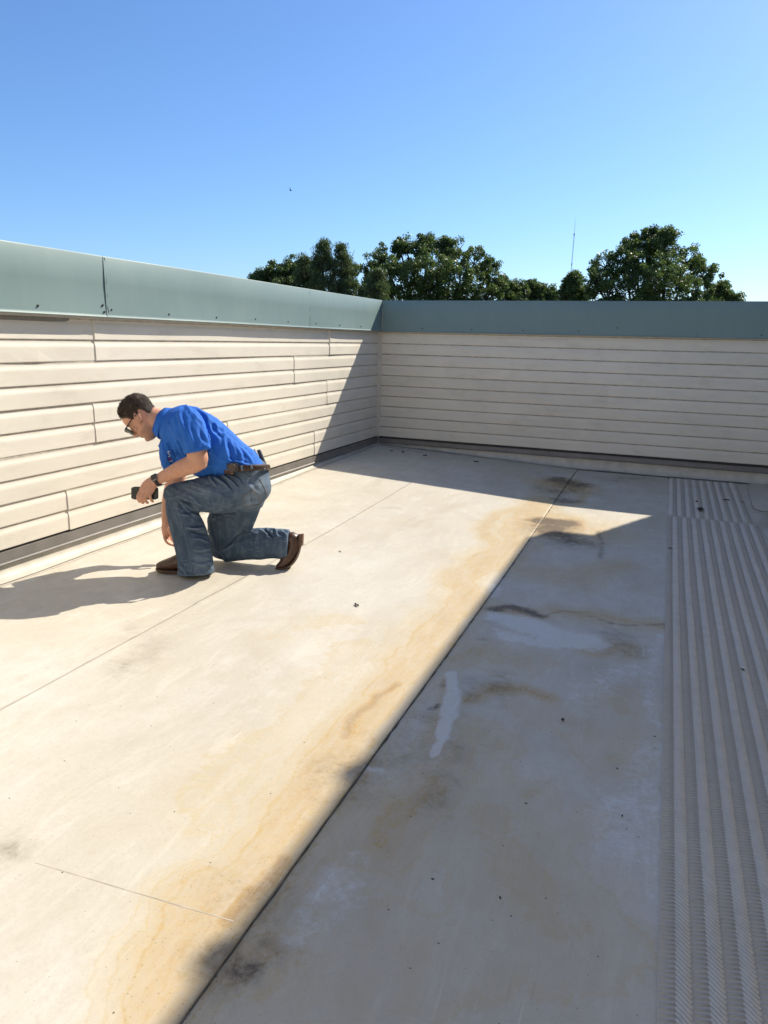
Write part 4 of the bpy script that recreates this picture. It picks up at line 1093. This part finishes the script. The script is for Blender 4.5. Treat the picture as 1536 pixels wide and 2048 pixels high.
# collar: a folded band standing round the neck
def collar():
    V = []; F = []; n = 36; c0 = np.array(K(447, 298, 0)); t = K(480, 312, 0)-K(420, 285, 0); t /= np.linalg.norm(t)
    a = np.cross(t, CF); a /= np.linalg.norm(a); b_ = np.cross(a, t)
    prof = [(-.022, 104, .084), (-.026, 112, .090), (-.006, 122, .099), (.020, 132, .108), (.022, 126, .104), (.0, 112, .09)]
    if (a @ CU) < 0: a = -a
    for (dt, ra, rb) in prof:
        for k in range(n):
            ph = 2*math.pi*k/n; drop = .012*max(0, -math.cos(ph))
            V.append(c0+t*(dt-drop*.4)+a*KR(ra)*.88*math.cos(ph)+b_*rb*.92*math.sin(ph))
    m_ = len(prof)
    for i in range(m_):
        for k in range(n): F.append((i*n+k, i*n+(k+1) % n, ((i+1) % m_)*n+(k+1) % n, ((i+1) % m_)*n+k))
    return mesh_np('collar', V, F, True)
obj('collar', collar(), M_SHIRT, shirt)

# --- jeans
je = MB()
limb(je, [(1026, 640, 0, 146, .168), (1030, 715, 0, 158, .185), (1035, 770, 0, 156, .185), (1030, 830, 0, 120, .16)], seg=28)
limb(je, [(1040, 770, -.085, 130, .10), (930, 782, -.105, 142, .105), (800, 797, -.12, 135, .100), (660, 802, -.13, 112, .088), (585, 815, -.13, 104, .082), (566, 850, -.13, 106, .080), (578, 945, -.125, 110, .080), (615, 1045, -.115, 120, .083), (645, 1150, -.105, 124, .086), (664, 1250, -.095, 122, .088), (672, 1325, -.088, 124, .09), (674, 1352, -.086, 124, .09)], n=5, seg=26, caps=False)
blob(je, K(545, 800, -.13), (CR*KR(96), CU*KR(84), CF*.078), 14)
limb(je, [(1020, 800, .08, 130, .10), (940, 930, .12, 160, .100), (895, 1010, .14, 150, .095), (868, 1110, .16, 112, .085), (868, 1185, .165, 98, .080)], n=5, seg=24)
limb(je, [(868, 1180, .165, 92, .078), (930, 1178, .165, 88, .078), (1000, 1166, .16, 94, .078), (1105, 1143, .155, 112, .080), (1210, 1141, .15, 106, .080), (1290, 1148, .148, 108, .082), (1318, 1150, .148, 110, .082)], n=5, seg=24, caps=False)
jme = fuse(je, .0065, 6)
folds(jme, [(780, 660, 900, 760, 9, .009), (820, 660, 930, 760, 8, -.008), (850, 665, 960, 750, 8, .008), (760, 655, 800, 740, 10, .008), (900, 650, 985, 720, 8, .006),
            (560, 830, 700, 900, 10, -.009), (570, 860, 690, 915, 9, .008), (540, 850, 640, 960, 9, -.006), (600, 800, 720, 880, 12, .006),
            (620, 1060, 760, 1075, 11, -.009), (610, 1030, 740, 1045, 10, .008), (640, 1210, 780, 1195, 9, -.006), (650, 1110, 760, 1130, 10, .006), (580, 940, 700, 960, 10, .007),
            (1120, 1040, 1190, 1110, 10, .009), (1150, 1035, 1200, 1100, 8, -.008), (1210, 1040, 1250, 1090, 8, .007), (1270, 1045, 1300, 1090, 8, .007), (1180, 1040, 1185, 1110, 8, -.006),
            (900, 1150, 1000, 1070, 10, -.008), (860, 1200, 960, 1110, 10, .008), (780, 1180, 850, 1250, 9, -.005), (1010, 700, 1100, 800, 16, .005), (700, 760, 860, 800, 18, .005),
            (640, 1290, 780, 1280, 10, .006), (700, 880, 900, 900, 14, -.004), (1000, 860, 1120, 850, 12, .005), (560, 1280, 600, 1360, 8, .006), (760, 960, 800, 1180, 10, .005)], rough=.0020, rs=20, creases=((.3, 140, 30, .006), (-.25, 150, 34, .005), (1.3, 170, 36, .003)))
Vj, Nj = get_vn(jme); X, Y = to_view(Vj)
fade = .55*np.exp(-((X-1090)/110)**2-((Y-760)/110)**2)+.35*np.exp(-((X-700)/150)**2-((Y-760)/45)**2)+.35*np.exp(-((X-720)/60)**2-((Y-1270)/70)**2)+.25*np.exp(-((X-1060)/60)**2-((Y-850)/60)**2)
fade *= .6+.8*fbm(X/60, Y/60); fade = np.clip(fade*1.35, 0, .85)*(Y < 1420); fade[(X > 800) & (Y > 930)] *= .25
a = jme.attributes.new('fade', 'FLOAT', 'POINT'); a.data.foreach_set('value', fade.astype('f'))
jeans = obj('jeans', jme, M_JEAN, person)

# seams, pocket and print: thin threads laid on the cloth surface
bj = BVHTree.FromPolygons([tuple(v) for v in Vj], [tuple(p.vertices) for p in jme.polygons])
Vs, Ns = get_vn(sme); bs = BVHTree.FromPolygons([tuple(v) for v in Vs], [tuple(p.vertices) for p in sme.polygons])
def onto(bvh, pts, off=.0012, n=6):
    out = []
    for X_, Y_ in spline(np.array(pts, float), n):
        d = Vector(K(X_, Y_)-CAM).normalized(); h = bvh.ray_cast(Vector(CAM), d)
        if h[0] is not None: out.append(np.array(h[0])+np.array(h[1])*off*(1 if h[1].dot(d) < 0 else -1))
    return out
def thread(bvh, pts, r, name, mat, parent, off=.0012, n=6, dash=False):
    P = onto(bvh, pts, off, n); b = MB()
    if len(P) < 2: return
    if dash:
        for i in range(0, len(P)-1, 2): b.tube([P[i], P[i+1]], r, 5)
    else: b.tube(P, r, 5)
    b.build(name, mat, parent, True)
near_seam = [(830, 733), (700, 757), (610, 785), (552, 822), (533, 870), (545, 950), (572, 1040), (602, 1140), (619, 1230), (630, 1310), (634, 1345)]
thread(bj, near_seam, .0016, 'seam', M_STITCH, jeans, n=10, dash=True)
thread(bj, [(x+9, y+5) for x, y in near_seam], .0020, 'seam', M_JEAN, jeans, .0006)
thread(bj, [(900, 1160), (1000, 1138), (1100, 1128), (1220, 1126), (1325, 1130)], .0013, 'seam', M_STITCH, jeans, n=8, dash=True)
thread(bj, [(890, 663), (960, 715), (1036, 775)], .0015, 'seam', M_STITCH, jeans); thread(bj, [(984, 649), (1040, 690), (1085, 716)], .0015, 'seam', M_STITCH, jeans)
thread(bj, [(1105, 690), (1092, 720), (1070, 752), (1030, 785), (995, 806)], .0022, 'pocket_edge', M_JEAN, jeans); thread(bj, [(1118, 690), (1104, 728), (1076, 766)], .0014, 'pocket_edge', M_TANST, jeans, n=8, dash=True)
thread(bj, [(992, 805), (1002, 850), (1019, 886)], .0024, 'pocket_edge', M_TANST, jeans, n=8, dash=True)
thread(bj, [(1064, 764), (1098, 810), (1127, 858), (1080, 876), (1020, 886)], .0017, 'pocket_edge', M_TANST, jeans)
thread(bj, [(1110, 690), (1140, 740), (1165, 800)], .0013, 'seam', M_TANST, jeans)
thread(bj, [(820, 950), (818, 1060), (815, 1180)], .0014, 'seam', M_JEAN, jeans, .001)
thread(bs, [(600, 512), (640, 492), (700, 468), (752, 452)], .0012, 'stitching', M_SHIRT, shirt, .0016)
for k in range(7):      # small tan bar of embroidery at the pocket mouth
    t = k/6; x_ = 996+(1062-996)*t; y_ = 803+(764-803)*t
    thread(bj, [(x_, y_+3), (x_+3, y_+14)], .0021, 'pocket_edge', M_TANST, jeans, n=2)
# chest print: white curl mark above a red line and a white line
thread(bs, [(490, 500), (479, 498), (474, 508), (483, 516), (490, 525), (484, 534), (475, 533)], .0026, 'chest_logo', M_WHITE, shirt, .0022, 5)
thread(bs, [(474, 552), (486, 550), (500, 548)], .0032, 'chest_logo', M_RED, shirt, .0022, 4); thread(bs, [(480, 568), (492, 565), (508, 562)], .0024, 'chest_logo', M_WHITE, shirt, .0022, 4)

# --- belt, round tin pouch and holster
def belt():
    V = []; F = []; n = 48; c0 = K(1030, 622, 0); t = K(1034, 690, 0)-K(1022, 605, 0); t /= np.linalg.norm(t)
    a = np.cross(t, CF); a /= np.linalg.norm(a); b_ = np.cross(a, t)
    for dt, g_ in ((-.019, 1.0), (-.017, 1.022), (.017, 1.034), (.019, 1.012)):
        for k in range(n):
            ph = 2*math.pi*k/n; lift_ = .052*math.sin(ph)*(1 if b_ @ CF > 0 else -1); V.append(c0+t*(dt+lift_)+a*KR(152)*g_*math.cos(ph)+b_*.180*g_*math.sin(ph))
    for i in range(4):
        for k in range(n): F.append((i*n+k, i*n+(k+1) % n, ((i+1) % 4)*n+(k+1) % n, ((i+1) % 4)*n+k))
    return mesh_np('belt', V, F, True), c0, t, a, b_
bm_, bc, bt, ba, bb = belt(); belt_o = obj('belt', bm_, M_BELT, person)
def disc(c, nrm, r, th, n=20):
    nrm = nrm/np.linalg.norm(nrm); a = np.cross(nrm, CU); a /= np.linalg.norm(a); b_ = np.cross(nrm, a); V = []
    for o_, rr in ((0, r), (th*.7, r), (th, r*.88), (th*.92, r*.80)):
        for k in range(n): ph = 2*math.pi*k/n; V.append(c+nrm*o_+rr*(a*math.cos(ph)+b_*math.sin(ph)))
    F = [(i*n+k, i*n+(k+1) % n, (i+1)*n+(k+1) % n, (i+1)*n+k) for i in range(3) for k in range(n)]+[tuple(3*n+k for k in range(n)), tuple(range(n))[::-1]]
    return V, F
def rbox(c, ax, ay, az, bev=.15):
    """bevelled box from centre and half axes"""
    V = []; F = []; e = [-1, -1+bev, 1-bev, 1]
    pts = [(-1+bev, -1), (1-bev, -1), (1, -1+bev), (1, 1-bev), (1-bev, 1), (-1+bev, 1), (-1, 1-bev), (-1, -1+bev)]
    for zz, s_ in ((-1, .93), (-.8, 1), (.8, 1), (1, .93)):
        for x_, y_ in pts: V.append(c+ax*x_*s_+ay*y_*s_+az*zz)
    for i in range(3):
        for k in range(8): F.append((i*8+k, i*8+(k+1) % 8, (i+1)*8+(k+1) % 8, (i+1)*8+k))
    F.append(tuple(range(8))[::-1]); F.append(tuple(24+k for k in range(8))); return V, F
out = -CF+.15*CU
pc = K(925, 612, -.205)
V, F = rbox(pc+CF*.014, CR*KR(38)+CU*KR(5), CU*KR(31)-CR*KR(4), -CF*.012, .35); pouch = MB().add(V, F).build('pouch', M_BLACK, belt_o)
V, F = disc(K(922, 612, -.205), -CF, KR(26), .006); MB().add(V, F).build('pouch_lid', plain('worn_tin', (.11, .075, .055), .5, .0, var=.25, scale=80), pouch, True)
for X_, Y_ in ((988, 606), (1052, 594), (1150, 640)):
    ps = onto(BVHTree.FromPolygons([tuple(v.co) for v in bm_.vertices], [tuple(p.vertices) for p in bm_.polygons]), [(X_-6, Y_-24), (X_, Y_), (X_+8, Y_+26)], .002, 4)
    if len(ps) > 1: MB().tube(ps, .006, 6).build('belt_loop', M_JEAN, jeans, True)
h0, h1 = K(1108, 490, .06), K(1160, 615, .06); ax_ = (h1-h0)/2; px_ = np.cross(ax_, CF); px_ /= np.linalg.norm(px_)
V, F = rbox((h0+h1)/2, px_*.011, CF*.020, ax_, .25); hol = MB().add(V, F).build('holster', plain('grey_holster', (.09, .085, .09), .5, var=.2), belt_o)
q0 = K(1076, 482, .05); q1 = K(1105, 545, .05); MB().tube([q0, q1], .0035, 6).build('holster_clip', M_STEEL, hol)

# --- boots
def boot_flat():
    ax = toe-heel; L = np.linalg.norm(ax); ax = ax/L; up = np.array([0, 0, 1.0]); ax -= up*(ax @ up); ax /= np.linalg.norm(ax); sd = np.cross(up, ax)
    c0 = heel+CF*.045*0; c0 = np.array([c0[0], c0[1], float(zf(c0[0], c0[1])+wav(c0[0], c0[1]))+.0075])
    dz = (float(zf(toe[0], toe[1]))-float(zf(heel[0], heel[1])))
    T = [0, .04, .12, .3, .5, .65, .78, .88, .95, 1.0]; Wd = [.020, .032, .037, .035, .042, .047, .047, .040, .030, .014]; Ht = [.05, .10, .125, .13, .118, .092, .068, .054, .044, .030]
    V = []; F = []; n = 20; zs_ = .016
    for t_, w_, h_ in zip(T, Wd, Ht):
        for k in range(n):
            ph = 2*math.pi*k/n; cx = math.cos(ph); sx = math.sin(ph)
            y_ = w_*math.copysign(abs(cx)**.8, cx); z_ = zs_+h_*(.5+.5*math.copysign(abs(sx)**.75, sx)); y_ *= 1-.25*max(0, sx)
            V.append(c0+ax*L*t_+sd*y_+up*(z_+dz*t_))
    for i in range(len(T)-1):
        for k in range(n): F.append((i*n+k, i*n+(k+1) % n, (i+1)*n+(k+1) % n, (i+1)*n+k))
    F.append(tuple(range(n))); F.append(tuple((len(T)-1)*n+k for k in range(n))[::-1])
    o = obj('boot', mesh_np('boot', V, F, True), M_BOOT, person); s2 = o.modifiers.new('s', 'SUBSURF'); s2.levels = 1; s2.render_levels = 1
    def slab(T_, W_, z0, z1, name, mat):
        P = [(t_, w_) for t_, w_ in zip(T_, W_)]; out_ = [(t_, w_) for t_, w_ in P]+[(t_, -w_) for t_, w_ in P[::-1]]; V = []; n_ = len(out_)
        for zz, s_ in ((z0, .97), (z0+.003, 1), (z1-.002, 1), (z1, .98)):
            for t_, w_ in out_: V.append(c0+ax*L*t_+sd*w_*s_+up*(zz+dz*t_))
        F = [(i*n_+k, i*n_+(k+1) % n_, (i+1)*n_+(k+1) % n_, (i+1)*n_+k) for i in range(3) for k in range(n_)]+[tuple(range(n_))[::-1], tuple(3*n_+k for k in range(n_))]
        return obj(name, mesh_np(name, V, F), mat, o)
    slab([-.012]+T[1:-1]+[1.012], [.022]+[w_+.006 for w_ in Wd[1:-1]]+[.016], .0085, .0185, 'sole', M_SOLE)
    slab([-.012, .03, .12, .24], [.024, .036, .042, .040], .0, .0083, 'heel', M_SOLE)
    slab([.42, .55, .78, .9, .98], [.030, .046, .051, .042, .02], .0, .0083, 'forefoot_tread', M_SOLE)
boot_flat()
rb = MB()
limb(rb, [(1330, 1105, .148, 52, .046), (1352, 1135, .146, 56, .046), (1338, 1195, .144, 54, .044), (1312, 1245, .142, 48, .046), (1276, 1285, .141, 34, .046), (1244, 1302, .14, 20, .036)], seg=20)
rbo = obj('boot', fuse(rb, .005, 4), M_BOOT, person)
so2 = MB(); limb(so2, [(1392, 1080, .146, 9, .037), (1397, 1150, .145, 9, .036), (1386, 1205, .144, 9, .036), (1366, 1250, .142, 9, .047), (1336, 1288, .141, 9, .050), (1296, 1309, .14, 8, .049), (1240, 1316, .14, 7, .038), (1226, 1316, .14, 5, .030)], seg=16)
obj('sole', fuse(so2, .004, 2), M_SOLE, rbo)
V, F = rbox((K(1407, 1075, .146)+K(1403, 1155, .146))/2, (K(1403, 1155, .146)-K(1407, 1072, .146))/2, CF*.034, CR*KR(15)+CU*KR(2), .12); MB().add(V, F).build('heel', M_HEEL, rbo)

# --- watch, ring
wc = K(383, 690, -.268)
wax = K(400, 672, -.26)-K(372, 706, -.26); wax /= np.linalg.norm(wax)
fa = K(440, 676, -.248)-K(385, 704, -.248); fa /= np.linalg.norm(fa); fu = np.cross(fa, CF); fu /= np.linalg.norm(fu)
if fu @ CU < 0: fu = -fu
fn = np.cross(fa, fu); fn = fn if fn @ CF < 0 else -fn
wcen = K(398, 698, -.248); strap = MB(); V = []; F = []; n = 28
for dt, g_ in ((-.011, 1.0), (-.010, 1.07), (.010, 1.09), (.011, 1.02)):
    for k in range(n): ph = 2*math.pi*k/n; V.append(wcen+fa*dt+fu*KR(40)*g_*math.cos(ph)+fn*.029*g_*math.sin(ph))
for i in range(4):
    for k in range(n): F.append((i*n+k, i*n+(k+1) % n, ((i+1) % 4)*n+(k+1) % n, ((i+1) % 4)*n+k))
watch = obj('wristwatch', mesh_np('wristwatch', V, F, True), M_BLACK, person)
wn = fn*.86+fu*.5; wn /= np.linalg.norm(wn); wu = np.cross(wn, fa); wu /= np.linalg.norm(wu)
wpos = wcen+fn*.0245+fu*.016
V, F = rbox(wpos, fa*.0195, wu*.0215, wn*.0055, .3); MB().add(V, F).build('watch_case', M_STEEL, watch)
V, F = rbox(wpos+wn*.0052, fa*.0172, wu*.0192, wn*.0012, .3); MB().add(V, F).build('watch_face', M_GLASS, watch)
rc = K(317.5, 828, -.2645); rt = K(320, 846, -.259)-K(317, 815, -.265); rt /= np.linalg.norm(rt); ra_ = np.cross(rt, CF); ra_ /= np.linalg.norm(ra_); rb_ = np.cross(rt, ra_)
MB().tube([rc+ra_*.0132*math.cos(q)+rb_*.0104*math.sin(q) for q in np.linspace(0, 2*math.pi, 22)], .0017, 6).build('ring', M_GOLD, person, True)

# --- the phone in the hand: a thing of its own
pcn = K(313, 790, -.236); pa = CR*.985+CF*.10; pa /= np.linalg.norm(pa); pu = CU-pa*(CU @ pa)+CR*.10; pu -= pa*(pu @ pa); pu /= np.linalg.norm(pu); pn = np.cross(pa, pu)
phone = thing('phone', 'black smartphone held sideways in the hand of the kneeling person', 'phone', tuple(pcn))
V, F = rbox(pcn, pa*.077, pu*.038, pn*.0042, .22); MB().add(V, F).build('phone_case', M_BLACK, phone)
sgn_ = -1 if pn @ CF < 0 else 1
V, F = rbox(pcn+pn*.0040*sgn_, pa*.073, pu*.034, pn*.0008, .2); MB().add(V, F).build('screen', M_GLASS, phone)
V, F = rbox(pcn-pn*.0046*sgn_+pa*.055+pu*.018, pa*.014, pu*.014, pn*.001, .3); MB().add(V, F).build('camera_bump', M_GLASS, phone)
